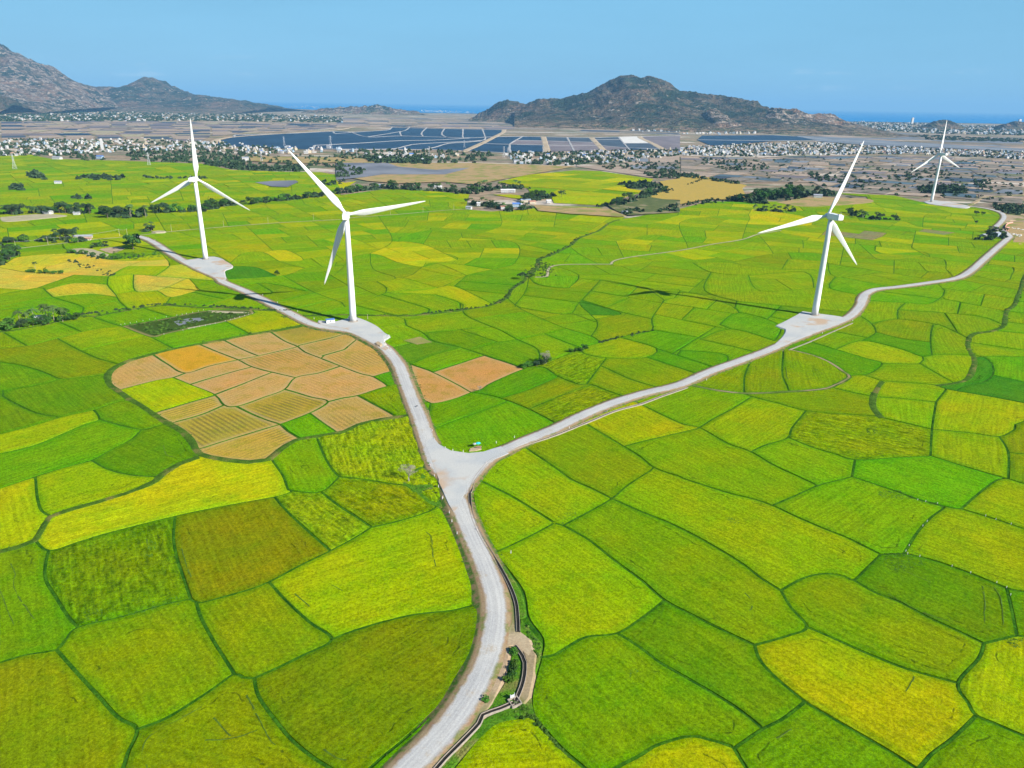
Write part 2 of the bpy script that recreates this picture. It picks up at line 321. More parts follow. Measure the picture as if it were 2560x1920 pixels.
# ------------------------------------------------------------------ survey of bunds, dykes, paths and roads (sheet, kind, sighted points)
# kinds: b bund, w wide grassy dyke, p pale foot path, d dirt track, r gravel road, n plot edge only
LINES='''
r K 510,1659 755,1400 940,1100 1000,900 1012,700 957,500 868,300 785,100 757,0 H 650,1090 598,950 545,800 465,600 408,450 355,375 300,322 200,268 100,225 M 1200,590 820,412 500,250 250,132 0,28 D 1400,650 1250,583 1100,498 1000,432 930,398 880,384
r K 785,100 H 850,1180 940,1080 1040,1010 1200,935 1400,855 1600,760 1800,680 2000,620 2212,568 I 200,482 400,410 550,355 700,290 850,230 1000,175 1100,125 1160,60 1185,0 F 1165,810 1190,760 1260,728 1400,712 1600,685 1780,655 1870,608 1960,530 2040,460 2105,405 2120,385 2085,355 2030,335 2060,300 2085,265 2065,235 1990,212 1900,198 1830,194 1620,170
p D -250,520 0,478 115,466 380,435 560,412 800,392 880,384
p D 880,384 1100,357 1400,330 1800,300 2212,278 E 100,268 400,246 760,216 870,214
w E -340,905 0,893 150,893 400,897 550,890 900,850 1010,825 1100,780 1130,725 1200,680 1230,640 1290,590 1305,540 1400,500 1500,450 1560,400 1650,365 1690,350 1760,300 1820,280
p E 1280,650 1355,645 1365,600 1400,577 1500,568 1770,567
p E 1770,567 1790,545 1900,520 2212,478 F 200,440 400,408 500,375 650,350
b E 1790,545 1770,567 1790,580 1900,575 2040,550 F 0,560 180,555 340,558 400,575 650,600 880,605
w G 2040,178 1980,180 1800,215 1600,245 1400,285 1200,320 1000,365 850,405 750,450 690,500 700,560 760,610 900,700 1050,800 1150,860 1230,940 1280,1010 1400,1045 1600,1065 1720,1050 1800,990 1900,925 2100,890 2212,870 H 150,825 300,790 470,765
w G 1275,1035 1150,1080 1050,1140 1000,1190 800,1270 J 700,80 550,130 400,170 290,210 200,345 100,385 0,410 -80,425
w D -300,1010 0,1000 240,965 500,905 620,900 800,865 1050,832 1300,845 1500,850 1800,868 1880,878
b L 265,0 500,75 640,110 760,150 900,215 1050,280 1200,340 1350,415 1385,432 1520,428 1700,470 1900,540 2110,625 2220,650
b L 760,150 900,90 1020,35 I 1000,1190 1105,1165
b L 1520,425 1600,300 1680,215 1750,165
b I 1105,1165 1160,1183 L 1450,60 1600,115 1800,165 1850,170 2050,230 2220,287
b L 1850,170 1950,80 2060,0 I 2110,1178
b K 1400,265 1540,190 1680,110 1750,50 1820,0 H 2035,1118
b K 1400,265 1550,350 1700,470 1850,580 1985,695 L 300,780 500,880 660,955
b K 1350,250 1200,330 1000,425
b K 1985,695 1850,800 1710,885 1540,905 1450,950 1350,1010 1270,1025
b K 1710,885 1830,960 1950,1050 L 200,1105 400,1220 560,1320 700,1430
b K 1350,250 1400,265
b K 890,-10 1100,95 1240,180 1350,250
n K 880,10 878,80 900,200 940,300 1000,420 1080,520 1170,650 1200,800 1280,920 1270,1025 1250,1100 1215,1250 1230,1360 1300,1450 1400,1560 1530,1670
n K 1230,1360 1180,1370 1020,1400 900,1500 760,1670
b K 1690,1670 1843,1590 L 100,1530 280,1480 400,1500 500,1530 540,1550 570,1600 615,1670
b K 1680,110 1850,185 L 200,265 400,370 580,480 700,570 810,640
b K 1680,110 1560,50 1450,0 H 1400,1100 1215,975
b L 810,640 950,565 1080,542 1180,560 1230,580 1300,515 1385,432
b L 1230,580 1350,650 1500,710 1650,790 1800,860 1980,945
b L 1980,945 2080,920 2170,900 2220,905
b L 2170,900 2140,750 2110,625
b L 810,640 870,740 960,850 850,900 660,955
b L 960,850 1100,910 1300,1000 1500,1080 1650,1125 1780,1160 1830,1175
b L 1980,945 1950,1030 1830,1175 1890,1290 1935,1360 2050,1410 2225,1485
b L 1935,1360 1800,1490 1680,1580 1600,1670
b L 660,955 690,1040 780,1140 950,1280 1080,1360 1200,1430 1400,1545 1600,1670
b L 950,1280 820,1380 700,1440 540,1550
b K 295,275 450,240 660,165 H 690,1250
b J 1850,70 1950,150 2060,220 2140,275
b K 295,275 200,335 60,410 J 1740,490 1550,590 1400,645 1150,710 1100,690 950,720 700,790 450,850 380,920 325,980 150,1010 -10,1058
b K 60,410 J 1800,320 1660,190 1580,100
b J 1910,922 1903,925 K 200,870 400,810 560,775 750,755 885,725 990,720
n K 700,165 740,240 800,380 850,520 880,620 885,725 925,760 920,850 870,1000 780,1150 700,1290 600,1390 480,1500 370,1590 280,1670
b J 205,-15 215,100 240,180 290,210
b J 200,345 280,410 450,360 650,300 1010,210 1300,150 1580,100 1680,70
b G 1750,1060 1820,1160 1855,1250 J 1700,68 1850,70 H 20,1165
b J 1010,210 1000,330 1020,450 1070,600 1100,690
b J 280,410 260,560 330,690 400,800 450,850
b J 325,980 440,1110 560,1240 680,1370 790,1440 740,1570 710,1670
b J 790,1440 950,1380 1100,1290 1250,1190 1350,1120 1400,1140 1465,1145
b J 1130,705 1160,800 1230,930 1300,1040 1350,1120
b J 1465,1145 1600,1085 1750,1010 1910,922 1780,820 1650,700 1550,590
b J 1465,1145 1490,1250 1580,1380 1680,1500 1800,1600 1910,1670
b H 20,1165 200,1185 350,1210 460,1225 500,1260 K 560,70 630,130 690,162
b H 20,1165 -30,1110 -80,1020 -127,900
b G 780,195 830,185 1030,150 1330,95 1620,90 1640,110 1450,165 1250,205 1050,250 970,265 780,195
b G 1620,90 1700,60
b G 1450,165 1550,215 1610,250
b G 970,265 1110,330
b G 600,140 740,185 780,195
b G 370,275 500,345 620,400 730,432
b G -10,340 180,320 370,275 600,215 780,195
b G -10,425 200,465 300,500 390,535 500,525 590,515 690,500
b G -10,615 150,590 300,560 390,535
b G 20,600 20,645 130,710 250,760 380,780
b G -10,893 200,840 400,780 600,735 760,680 860,675
b G -10,1018 200,970 400,890 560,820 640,795 605,735
b G 640,795 760,830 910,860 1000,840 1080,820
b G 910,860 850,920 700,1000 590,1060 400,1110 200,1175 -10,1243
b G 590,1060 700,1120 850,1155 1010,1165
b G 980,375 1080,440 1190,495 1350,450 1530,410 1660,385 1900,330 1925,318 2000,300 2130,270 2180,255
b G 1280,310 1400,360 1530,410 1620,455 1750,490 1900,525
b G 1430,280 1550,340 1660,385
b G 1740,232 1830,290 1915,325 1960,360 2100,415 2212,460 H 160,500 240,520 330,575
b G 1190,495 1110,525 1000,545 790,600
b G 1110,525 1220,570 1380,635 1440,700 1520,710 1700,650 1830,600 1900,525 2050,495 2185,452
b G 1220,570 1400,515 1620,455
b G 1380,635 1550,570 1750,490
b G 2070,385 2212,345 H 80,322
b G 1380,638 1200,690 1020,745
b G 1440,700 1300,760 1130,810
b G 1520,710 1600,750 1720,800 1800,825 1850,870 1930,918
b G 1830,600 1900,620 2000,650 2110,680 1990,755 1800,825 1550,900 1310,975
b G 2110,680 2212,655 H 140,640 330,580 410,560
b G 1990,755 2080,820 2165,875
b H 140,640 250,700 380,772
b H 240,520 340,490 400,480
n H 330,330 400,400 480,440 620,490 780,570 870,620 930,630 1060,660 1240,730 1400,815 1420,830
b H 620,490 950,385
b H 480,440 620,380 790,335
b H 300,110 440,150 450,190 560,240 620,290 790,330 960,385 1100,430 1210,470
b H 870,620 940,600 1000,560 1210,470 1330,460 1430,520 1560,570 1640,570 1740,610 1860,650
n H 480,440 500,540 530,640 610,690 750,665 870,620
b H 610,690 590,850 800,790 1100,680
n H 610,690 560,660
b H 1060,660 1250,600 1430,520
b H 1240,730 1450,640 1640,570
b H 1210,470 1300,440 1400,410 1500,370 1560,340 1700,300 1900,250 2030,225 2040,200 2030,150 2090,60 E 2110,800 2200,780
b H 1560,340 1590,370 1740,400 1990,395 2060,340 1850,275 1800,265
b H 1740,400 1700,450 1610,570
b H 1700,450 1900,540 2090,595
b H 1990,395 2100,430 I 40,480
b H 2060,340 I 200,455 230,470
b H 820,40 820,110 900,160 1050,220 1150,275 1300,350 1300,440
b H 1130,40 1200,90 1330,150 1480,210 1640,260 1700,300
b H 440,150 820,110
b H 560,240 880,210 1000,200
b H 790,330 1100,290 1340,245 1480,210
b H 1340,245 1500,310 1580,335
b H 800,200 960,270
b H 1640,260 1680,170 1570,45 1850,110 2030,150
b H 1330,150 1500,115 1640,160 1680,170
b H 1570,45 1300,10
d I 85,575 200,600 400,625 600,620 900,600 1000,570 1090,520 1050,485 950,420 850,380 710,345
b I 445,440 415,520 412,615
b I 660,410 660,520 700,600
b I 400,625 460,650 620,690 810,740 1050,760 1250,775 1300,785 1450,820 1620,860
b I 460,650 330,730 200,800 125,850
b H 1960,700 I 0,820 125,850 250,920 330,960 455,1005 600,1090 750,1160 880,1220
b H 1600,820 1850,970 1960,1040 2050,1110 2212,1165 L 240,-10 265,0
b H 1850,970 2000,930 2212,880 I 125,850
b I 455,1005 550,960 690,915 720,850 810,740
b I 700,915 850,975 1000,1020 1125,1055 1400,1040 1610,1030
b I 1125,1055 1105,1165
b I 1610,1030 1620,860 1640,720 1645,685 1710,605
b I 1240,650 1400,660 1645,685
w I 1300,785 1245,720 1240,650 1270,600 1300,550
b I 1300,550 1400,555 1640,575 1710,600 2000,650 2220,692
b I 975,590 1100,620 1240,650
b I 1090,515 1180,512 1300,550
b I 1180,512 1240,490 1300,435 1200,405 1000,345 850,300 780,290
b I 1620,860 1850,880 2050,905 2150,860 2220,805
b I 2050,905 2110,1010 2110,1180
b I 1610,1030 1800,1090 1950,1135 2110,1180 2225,1215
b I 2110,1010 2225,1020
w I 2230,-150 2175,0 2150,60 2100,100 2080,190 2000,225 1900,240 1855,280 1860,350 1890,400 1890,450 1850,530 1760,560 1640,575
b I 1890,385 1960,400 2010,450 2010,510 1960,550 1850,575 1780,605
b I 2010,510 2225,560
b I 1620,380 1610,300 1620,210 1660,185 1855,275
b I 1000,345 1170,290 1400,338 1560,392 1620,380 1750,378 1890,385
b I 1170,290 1260,235 1230,180 1190,150 1120,110
b I 1560,392 1540,435 1300,435
b I 1540,435 1650,500 1760,560
b I 1260,235 1420,275 1610,300
b I 1230,180 1400,150 1660,185
b I 1190,30 1450,45 1600,50 1690,0 F 1700,740 1650,690
b I 1400,150 1400,90 1450,45
b I 1400,90 1900,130 2080,190
b I 2230,395 2000,390 1890,400
b I 2030,225 2230,245
b I 2100,100 2230,115
b I 1690,20 1900,60 2100,100
b I -10,350 250,370 310,400 290,450
b I 125,280 350,330 520,372
b I 125,280 330,215 620,295
b I 260,180 380,110 640,190 600,300
b I -10,210 170,165 330,215
b I 380,110 330,65 160,0 E 2212,740
b I 125,280 -10,300
b I 640,190 680,205
b D -10,590 180,620 450,635 700,645 860,635 1000,645 1200,660 1420,680
b D -10,585 40,560 130,520 400,500 550,505 700,540 920,545 1070,535 1110,500
b D 290,630 290,590 450,545 550,505
b D 700,645 800,590 920,545
b D 1070,535 1090,580 1000,645
b D 1090,580 1200,580
b D 240,720 480,635
b D -10,765 240,720 290,735 340,780 400,800 540,850 480,905
b D 700,645 690,700 740,760 770,810 830,860
b D 860,635 870,740 1010,740 1100,780 1300,730 1480,690
b D 740,760 870,740
b D 1010,740 1080,715 1200,660
b D 1255,710 1290,755
b D 290,735 480,690 690,700
b D 340,780 560,760 760,780
b D -10,860 300,850 480,905
b D 1100,780 1060,832
b D 120,466 130,520
b D 400,433 420,470 550,505
b D 420,470 700,455 880,470 1010,480 1070,535
b D 1470,665 1780,645 1900,620 1960,595 2212,575
b D 1200,540 1330,520 1410,525 1500,580 1440,600 1450,650
b D 1780,645 1650,590 1500,580
b D 1820,640 2000,740 2212,820
b D 1500,720 1700,690 1980,745
b D 1650,690 1750,750 1680,765
b D 1450,590 1560,500 1690,490 1800,550 1960,595
b D 1690,490 1840,478 1950,540 1800,550
b E -10,560 220,500 410,560 560,585 700,560 990,600
b E 500,520 700,500 780,540 560,560
b E 100,540 -10,640
b E 220,500 240,600 380,660 100,700 -340,800
b E 380,660 480,640 620,560 840,640
b E 260,680 320,750 0,860
b E 320,750 650,720 840,640 1010,600
b E 640,765 740,795 800,820 800,860
b E 320,750 640,765
b E 380,790 600,860 560,890
b E 650,720 760,710 960,800 1000,825
b E 760,710 840,640
b E 400,400 600,350 900,380 1050,420
b E 300,300 360,420 220,500
b E 360,420 560,440 780,540
b E 560,440 620,370
b E 800,400 1150,430 1150,560 990,600
b E 1050,240 1060,320 900,380
b E 1060,320 1400,330 1650,370
b E 1400,330 1420,230
b E 1150,430 1420,480
b E 1240,650 1300,700 1500,720 1700,670 2000,720 2212,730
b E 1150,830 1220,740 1240,650
b E 1500,720 1560,640 1400,577
b E 1560,640 1900,620 2040,550
b E 1700,670 1560,820 1480,890 1140,840
b E 1480,890 1830,890 1580,800
b E 1750,760 2100,820
b E 1830,890 1560,940 1480,950
b E 2000,720 2110,800
b E 1680,565 1560,500 1500,450
b E 1560,400 1800,420 2000,380 2212,400
b E 1800,420 1850,530
b E 2212,250 2000,310 1820,290
b E 2000,310 2000,380
b F 50,450 0,300 200,260 440,250 430,310 400,400
b F 430,310 800,320 850,310
b F 440,250 460,215 640,235 790,260 900,310 1160,290 1200,270
b F 1160,290 1420,290 1560,330 1900,360
b F 1480,350 1420,380 1260,450 1300,500 1560,490 1600,520 1490,460 1500,420
b F 1480,350 1880,405
b F 1260,450 1060,430 640,365
b F 1220,500 1300,540 1560,520
b F 340,558 600,500 900,500 950,560 1200,600 1560,660
b F 950,560 1000,650 1300,620
b F 600,500 560,440 500,375
b F 1060,430 1040,520
b F 1710,600 1760,640
b F 1560,490 1900,500 1980,510
b F 1710,600 1700,540 1600,520
b F 1980,570 2140,590 2130,640 2090,680 1880,640
b F 1980,570 2020,480
b F 2140,590 2225,600
b F 2090,680 2225,700
b F 2070,470 2225,470
b F 1160,290 1120,180 1500,160
b F 1120,180 620,165
b F 1560,330 1600,240 1880,260 1900,300 2040,300
b F 1200,110 1300,200 1600,240
b F 80,560 200,620 440,640 800,620 860,720
b F 200,620 160,740 380,810
b F 440,640 520,740 860,720
b F 520,740 800,860
b F 1000,650 960,720 1120,760
'''
OUTER='X -260,2200 -260,395 0,391 75,387 130,398 320,403 505,410 583,426 640,428 720,430 800,431 860,441 905,429 840,452 850,470 852,488 957,474 1034,474 1174,486 1168,505 1165,524 1229,529 1326,523 1353,514 1500,519 1563,543 1554,548 1575,545 1700,522 1770,504 1867,504 1941,504 1990,512 2055,513 2178,510 2166,492 2069,482 2236,489 2306,506 2330,508 2411,520 2435,523 2470,530 2500,545 2490,572 2530,592 2535,606 2820,615 2820,2200 -260,2200'
# paddy crop at a sighted place
SEEDS='''
K 1150,900 v K 900,700 v L 300,250 y1 L 150,350 o1 L 600,520 o1 L 1100,400 o2 L 1400,200 g1 L 1750,300 y1 L 1700,60 b1 L 2050,100 y1 L 2000,450 b1 L 1700,620 g3 L 1500,850 o2 L 2180,750 g2
L 1400,1250 y2 L 2080,1100 y2 L 400,1050 g3 L 200,1350 g2 L 300,1580 y2 L 900,1530 g2 L 2000,1550 g2 L 50,660 y1
K 1100,250 g1 K 1300,120 o2 K 1560,80 y1 K 1300,600 y1 K 1600,1200 g3 K 1900,1000 g3 K 1050,1520 o3 K 400,1250 o4 K 450,500 y2 K 350,120 l2 K 130,280 l1 K 1750,60 g2
J 100,200 y4 J 560,60 y2 J 1100,120 r2 J 600,220 r2 J 650,550 l3 J 100,700 g2 J 1450,400 o4 J 1950,650 y2 J 1500,900 o3 J 800,1050 o3 J 350,1350 o3 J 1200,1400 o3 J 1700,1300 o4 J 1750,200 l1
G 900,800 g2 G 1000,1000 g3 G 300,900 y2 G 650,950 b1 G 400,680 g3 G 100,760 g3 G 150,540 g2 G 300,420 o2 G 850,300 y2 G 180,260 b1 G 1050,110 b1 G 1250,270 b1 G 1700,180 y2 G 1100,220 f1 G 1450,120 f1 G 620,1180 y2 G 80,1200 y2 G 900,1100 g2 G 100,1090 b1
G 900,500 s1 G 1200,400 s3 G 1400,340 s1 G 1650,300 s1 G 1950,250 s5 G 2080,330 s2 G 2190,400 s2 G 1800,420 s2 G 1350,480 s1 G 1500,520 s1 G 1650,580 s1 G 1080,620 y4 G 1250,720 s4 G 1430,820 s5 G 1780,700 s5 G 1600,950 s4 G 2050,560 s1 G 2150,740 s2 G 1950,840 b1 G 1920,1100 g1
H 200,950 l1 H 150,1220 l1 H 120,400 s2 H 200,460 s2 H 100,560 s1 H 150,720 s5 H 300,650 o2 H 290,540 b2 H 450,1240 b2 H 560,340 d1 H 450,300 d1 H 720,400 b1 H 950,480 s6 H 640,600 s6 H 800,720 g2 H 900,850 b1 H 1130,570 b2 H 1250,650 o2 H 1450,720 l2 H 1500,470 l2 H 1750,540 o2 H 1950,480 o2 H 1800,330 y1 H 2100,360 b2 H 1650,100 d1 H 800,270 g3 H 1600,1020 o2 H 2000,830 y2 H 2100,1000 g1 H 1200,1150 o2
I 300,520 o2 I 550,520 o2 I 850,480 o2 I 700,380 y1 I 900,680 o2 I 500,800 y1 I 150,720 g1 I 1200,900 l2 I 1450,760 y1 I 1450,620 y1 I 1900,760 y2 I 1850,980 y1 I 1500,1130 g1 I 800,1060 g1 I 100,1000 y1 I 1950,470 d1 I 2100,450 b1 I 2100,320 y1 I 1400,370 y2 I 1400,300 b2 I 1080,420 b2 I 1100,220 y2 I 1400,220 o2 I 1700,300 g1 I 1750,450 y1 I 450,240 d2 I 350,270 b2 I 200,220 y1 I 150,400 b2 I 2100,940 o2 I 2180,1100 o2 I 2150,150 b2 I 1900,580 d1
D 200,570 r1 D 600,580 r3 D 900,600 r3 D 1150,620 r1 D 150,680 r3 D 550,740 r1 D 80,620 r3 D 780,700 y4 D 1000,690 r3 D 950,760 y2 D 1150,750 r1 D 1300,790 y2 D 250,490 g2 D 550,450 y4 D 650,490 d2 D 200,800 y4 D 600,820 y4 D 500,780 y4 D 1600,545 y4 D 1820,515 r2 D 1480,620 d1 D 1650,620 y4 D 700,870 y4
E 300,520 y4 E 640,525 r2 E 100,530 y4 E 850,610 y2 E 450,720 y2 E 880,780 y4 E 1370,600 d1 E 1900,555 y4 F 600,280 r2 F 2030,620 y4 F 1650,370 t1 F 1400,500 b1 E 1700,840 d1
'''
# colours: rice tints in linear albedo
CROP=dict(g1=(.130,.215,.001),g2=(.104,.188,.001),g3=(.088,.162,.001),b1=(.100,.222,.001),b2=(.075,.190,.001),d1=(.048,.145,.005),d2=(.062,.150,.003),
 y1=(.165,.230,.001),y2=(.215,.250,.001),y3=(.185,.200,.001),y4=(.255,.280,.001),o1=(.138,.190,.001),o2=(.138,.188,.001),o3=(.150,.182,.001),o4=(.128,.148,.001),
 r1=(.37,.305,.018),r2=(.315,.300,.002),r3=(.40,.29,.035),l1=(.190,.240,.002),l2=(.155,.200,.001),l3=(.105,.178,.001),
 s1=(.345,.220,.070),s2=(.325,.215,.055),s3=(.36,.225,.014),s4=(.335,.245,.035),s5=(.27,.205,.026),s6=(.36,.205,.058),f1=(.040,.075,.010),f2=(.33,.26,.15),t1=(.18,.16,.07))
GAPS='''
J 60,480 85,540 80,600 110,680 150,740 210,820
J 0,640 30,720 60,780 90,860
J 845,340 850,420 880,500
J 945,330 950,400 980,455
J 850,1655 820,1580 840,1500 930,1430 1100,1340 1300,1215
J 1230,1370 1310,1460 1420,1580
J 1420,1240 1500,1400 1560,1500 1610,1540
J 1180,1500 1340,1490 1480,1440 1560,1410
J 1680,640 1780,730 1880,840
J 1740,1450 1850,1560 1950,1610 2020,1630
J 1040,380 1060,450 1100,560 1160,640
J 200,870 300,830 390,820
L 1970,610 1985,700 1990,830 2060,930
L 2040,620 2080,700 2090,860 2030,890 1970,840
L 1540,530 1700,600 1850,640 1890,680 1870,720
L 1400,640 1600,750 1800,820
L 1585,1120 1540,1200 1500,1255
L 1780,1470 1640,1480 1550,1465
L 790,1490 850,1450 940,1390
L 1860,960 1830,1010 1815,1050
L 550,610 650,570
L 600,650 640,690 640,740 600,770
K 500,440 540,370 580,300
K 610,300 640,340 660,480 700,560
K 60,600 130,640 200,690
K 20,1550 120,1610 260,1600 400,1510
I 860,470 900,540
I 680,460 690,520 715,560
G 660,960 740,970 800,980
G 730,1080 780,1110
G 1050,960 1070,1020 1140,1040 1200,1040
'''
def parse_lines(txt):
    out=[]
    for ln in txt.strip().splitlines():
        tk=ln.split(); kind=tk[0]; t=None; pts=[]
        for a in tk[1:]:
            if ',' in a:
                x,y=a.split(','); pts.append(px(t,float(x),float(y)))
            else: t=a
        out.append((kind,pts))
    return out
def parse_poly(s): return parse_lines('z '+s)[0][1]
def catmull(pts,step,closed=False):
    if len(pts)<3: return list(pts)
    P=[pts[0]]+list(pts)+[pts[-1]]; out=[]
    for i in range(1,len(P)-2):
        p0,p1,p2,p3=P[i-1],P[i],P[i+1],P[i+2]; L=math.hypot(p2[0]-p1[0],p2[1]-p1[1]); n=max(1,int(L/step))
        for k in range(n):
            t=k/n; q=[]
            for a in range(2):
                q.append(.5*((2*p1[a])+(-p0[a]+p2[a])*t+(2*p0[a]-5*p1[a]+4*p2[a]-p3[a])*t*t+(-p0[a]+3*p1[a]-3*p2[a]+p3[a])*t**3))
            out.append(tuple(q))
    out.append(tuple(P[-2])); return out
def on_seg(p,a,b):
    dx,dy=b[0]-a[0],b[1]-a[1]; L=dx*dx+dy*dy
    t=0 if L==0 else max(0,min(1,((p[0]-a[0])*dx+(p[1]-a[1])*dy)/L))
    q=(a[0]+dx*t,a[1]+dy*t); return math.hypot(q[0]-p[0],q[1]-p[1]),q
PRI={'q':1,'r':5,'w':4,'d':3,'p':3,'b':2,'n':1,'o':0}
def planar(lines,outer,tol=9.0,step=9.0):
    """split the sighted lines where they meet and return the plots between them, in photo sighting units"""
    L=[]
    for kd,pts in lines:
        pts=list(pts)
        for e in (0,-1):       # a line that leaves the frame runs on beyond it
            p=pts[e]; q=pts[1 if e==0 else -2]
            if p[0]<4 or p[0]>2556 or p[1]>1912:
                d=math.hypot(p[0]-q[0],p[1]-q[1]) or 1; k=(p[0]+(p[0]-q[0])/d*330,p[1]+(p[1]-q[1])/d*330)
                if k[1]<p[1]-60: k=(k[0],p[1]-40)
                if e==0: pts.insert(0,k)
                else: pts.append(k)
        L.append([kd,catmull(pts,step)])
    L.append(['o',list(outer)])
    n0=len(L)
    for i,(kd,pts) in enumerate(L[:-1]):
        for e in (0,-1):
            p=pts[e]; best=(tol,None)
            for j,(k2,p2) in enumerate(L):
                if j==i: continue
                for a,b in zip(p2[:-1],p2[1:]):
                    if min(a[0],b[0])-tol>p[0] or max(a[0],b[0])+tol<p[0] or min(a[1],b[1])-tol>p[1] or max(a[1],b[1])+tol<p[1]: continue
                    d,q=on_seg(p,a,b)
                    if d<best[0]: best=(d,q)
            r=pts[1 if e==0 else -2]; d=math.hypot(p[0]-r[0],p[1]-r[1]) or 1; u=((p[0]-r[0])/d,(p[1]-r[1])/d)
            if best[1] is None:      # run on to the next line ahead
                far=(p[0]+u[0]*46,p[1]+u[1]*46); bt=9
                for j,(k2,p2) in enumerate(L):
                    if j==i: continue
                    for a,b in zip(p2[:-1],p2[1:]):
                        s=(b[0]-a[0],b[1]-a[1]); rr=(far[0]-p[0],far[1]-p[1]); den=rr[0]*s[1]-rr[1]*s[0]
                        if abs(den)<1e-9: continue
                        t=((a[0]-p[0])*s[1]-(a[1]-p[1])*s[0])/den; w_=((a[0]-p[0])*rr[1]-(a[1]-p[1])*rr[0])/den
                        if 0<t<=1 and 0<=w_<=1 and t<bt: bt=t; best=(0,(p[0]+rr[0]*t,p[1]+rr[1]*t))
            if best[1] is None:
                best=(20,None)
                for j,(k2,p2) in enumerate(L):
                    if j==i: continue
                    for a,b in zip(p2[:-1],p2[1:]):
                        dd,q=on_seg(p,a,b)
                        if dd<best[0]: best=(dd,q)
            if best[1] is not None:
                q=best[1]; d=math.hypot(q[0]-r[0],q[1]-r[1]) or 1
                q2=(q[0]+(q[0]-r[0])/d*.6,q[1]+(q[1]-r[1])/d*.6)
                if e==0: pts[0]=q2
                else: pts[-1]=q2
    segs=[]
    for kd,pts in L:
        for a,b in zip(pts[:-1],pts[1:]):
            if math.hypot(a[0]-b[0],a[1]-b[1])>1e-3: segs.append((a,b,kd))
    A=np.array([s[0] for s in segs]); B=np.array([s[1] for s in segs]); D=B-A
    cuts=[[0.0,1.0] for _ in segs]
    lo=np.minimum(A,B)-.01; hi=np.maximum(A,B)+.01
    for i in range(len(segs)):
        m=np.nonzero((lo[:,0]<=hi[i,0])&(hi[:,0]>=lo[i,0])&(lo[:,1]<=hi[i,1])&(hi[:,1]>=lo[i,1]))[0]; m=m[m>i]
        if not len(m): continue
        r=D[i]; s=D[m]; den=r[0]*s[:,1]-r[1]*s[:,0]; ok=np.abs(den)>1e-9
        m=m[ok]; s=s[ok]; den=den[ok]; qp=A[m]-A[i]
        t=(qp[:,0]*s[:,1]-qp[:,1]*s[:,0])/den; u=(qp[:,0]*r[1]-qp[:,1]*r[0])/den
        for k in np.nonzero((t>=0)&(t<=1)&(u>=0)&(u<=1))[0]: cuts[i].append(float(t[k])); cuts[m[k]].append(float(u[k]))
    V=[]; G={}
    def vid(p):
        gx,gy=int(p[0]//1.6),int(p[1]//1.6)
        for a in (-1,0,1):
            for b in (-1,0,1):
                for v in G.get((gx+a,gy+b),()):
                    if math.hypot(V[v][0]-p[0],V[v][1]-p[1])<.8: return v
        V.append(p); G.setdefault((gx,gy),[]).append(len(V)-1); return len(V)-1
    adj={}; ek={}
    for i,(a,b,kd) in enumerate(segs):
        c=sorted(cuts[i]); prev=None
        for t in c:
            v=vid((a[0]+(b[0]-a[0])*t,a[1]+(b[1]-a[1])*t))
            if prev is not None and v!=prev:
                adj.setdefault(prev,set()).add(v); adj.setdefault(v,set()).add(prev)
                e=(min(v,prev),max(v,prev))
                if e not in ek or PRI[ek[e]]<PRI[kd]: ek[e]=kd
            prev=v
    st=[v for v in adj if len(adj[v])==1]
    while st:
        v=st.pop()
        if len(adj[v])!=1: continue
        u=next(iter(adj[v])); adj[v].clear(); adj[u].discard(v)
        if len(adj[u])==1: st.append(u)
    nxt={}
    for v,ns in adj.items():
        o=sorted(ns,key=lambda u:math.atan2(V[u][1]-V[v][1],V[u][0]-V[v][0]))
        for i,u in enumerate(o): nxt[(u,v)]=(v,o[(i-1)%len(o)])
    seen=set(); faces=[]
    for e in list(nxt):
        if e in seen: continue
        f=[]; c=e
        while c not in seen: seen.add(c); f.append(c); c=nxt[c]
        poly=[V[a] for a,b in f]; ar=sum(p[0]*q[1]-q[0]*p[1] for p,q in zip(poly,poly[1:]+poly[:1]))/2
        if ar>12: faces.append((poly,[ek[(min(a,b),max(a,b))] for a,b in f],ar))
    return faces,L
def area(P): return sum(p[0]*q[1]-q[0]*p[1] for p,q in zip(P,P[1:]+P[:1]))/2
def inside(p,P):
    c=False; j=len(P)-1
    for i in range(len(P)):
        a,b=P[i],P[j]
        if (a[1]>p[1])!=(b[1]>p[1]) and p[0]<(b[0]-a[0])*(p[1]-a[1])/(b[1]-a[1])+a[0]: c=not c
        j=i
    return c
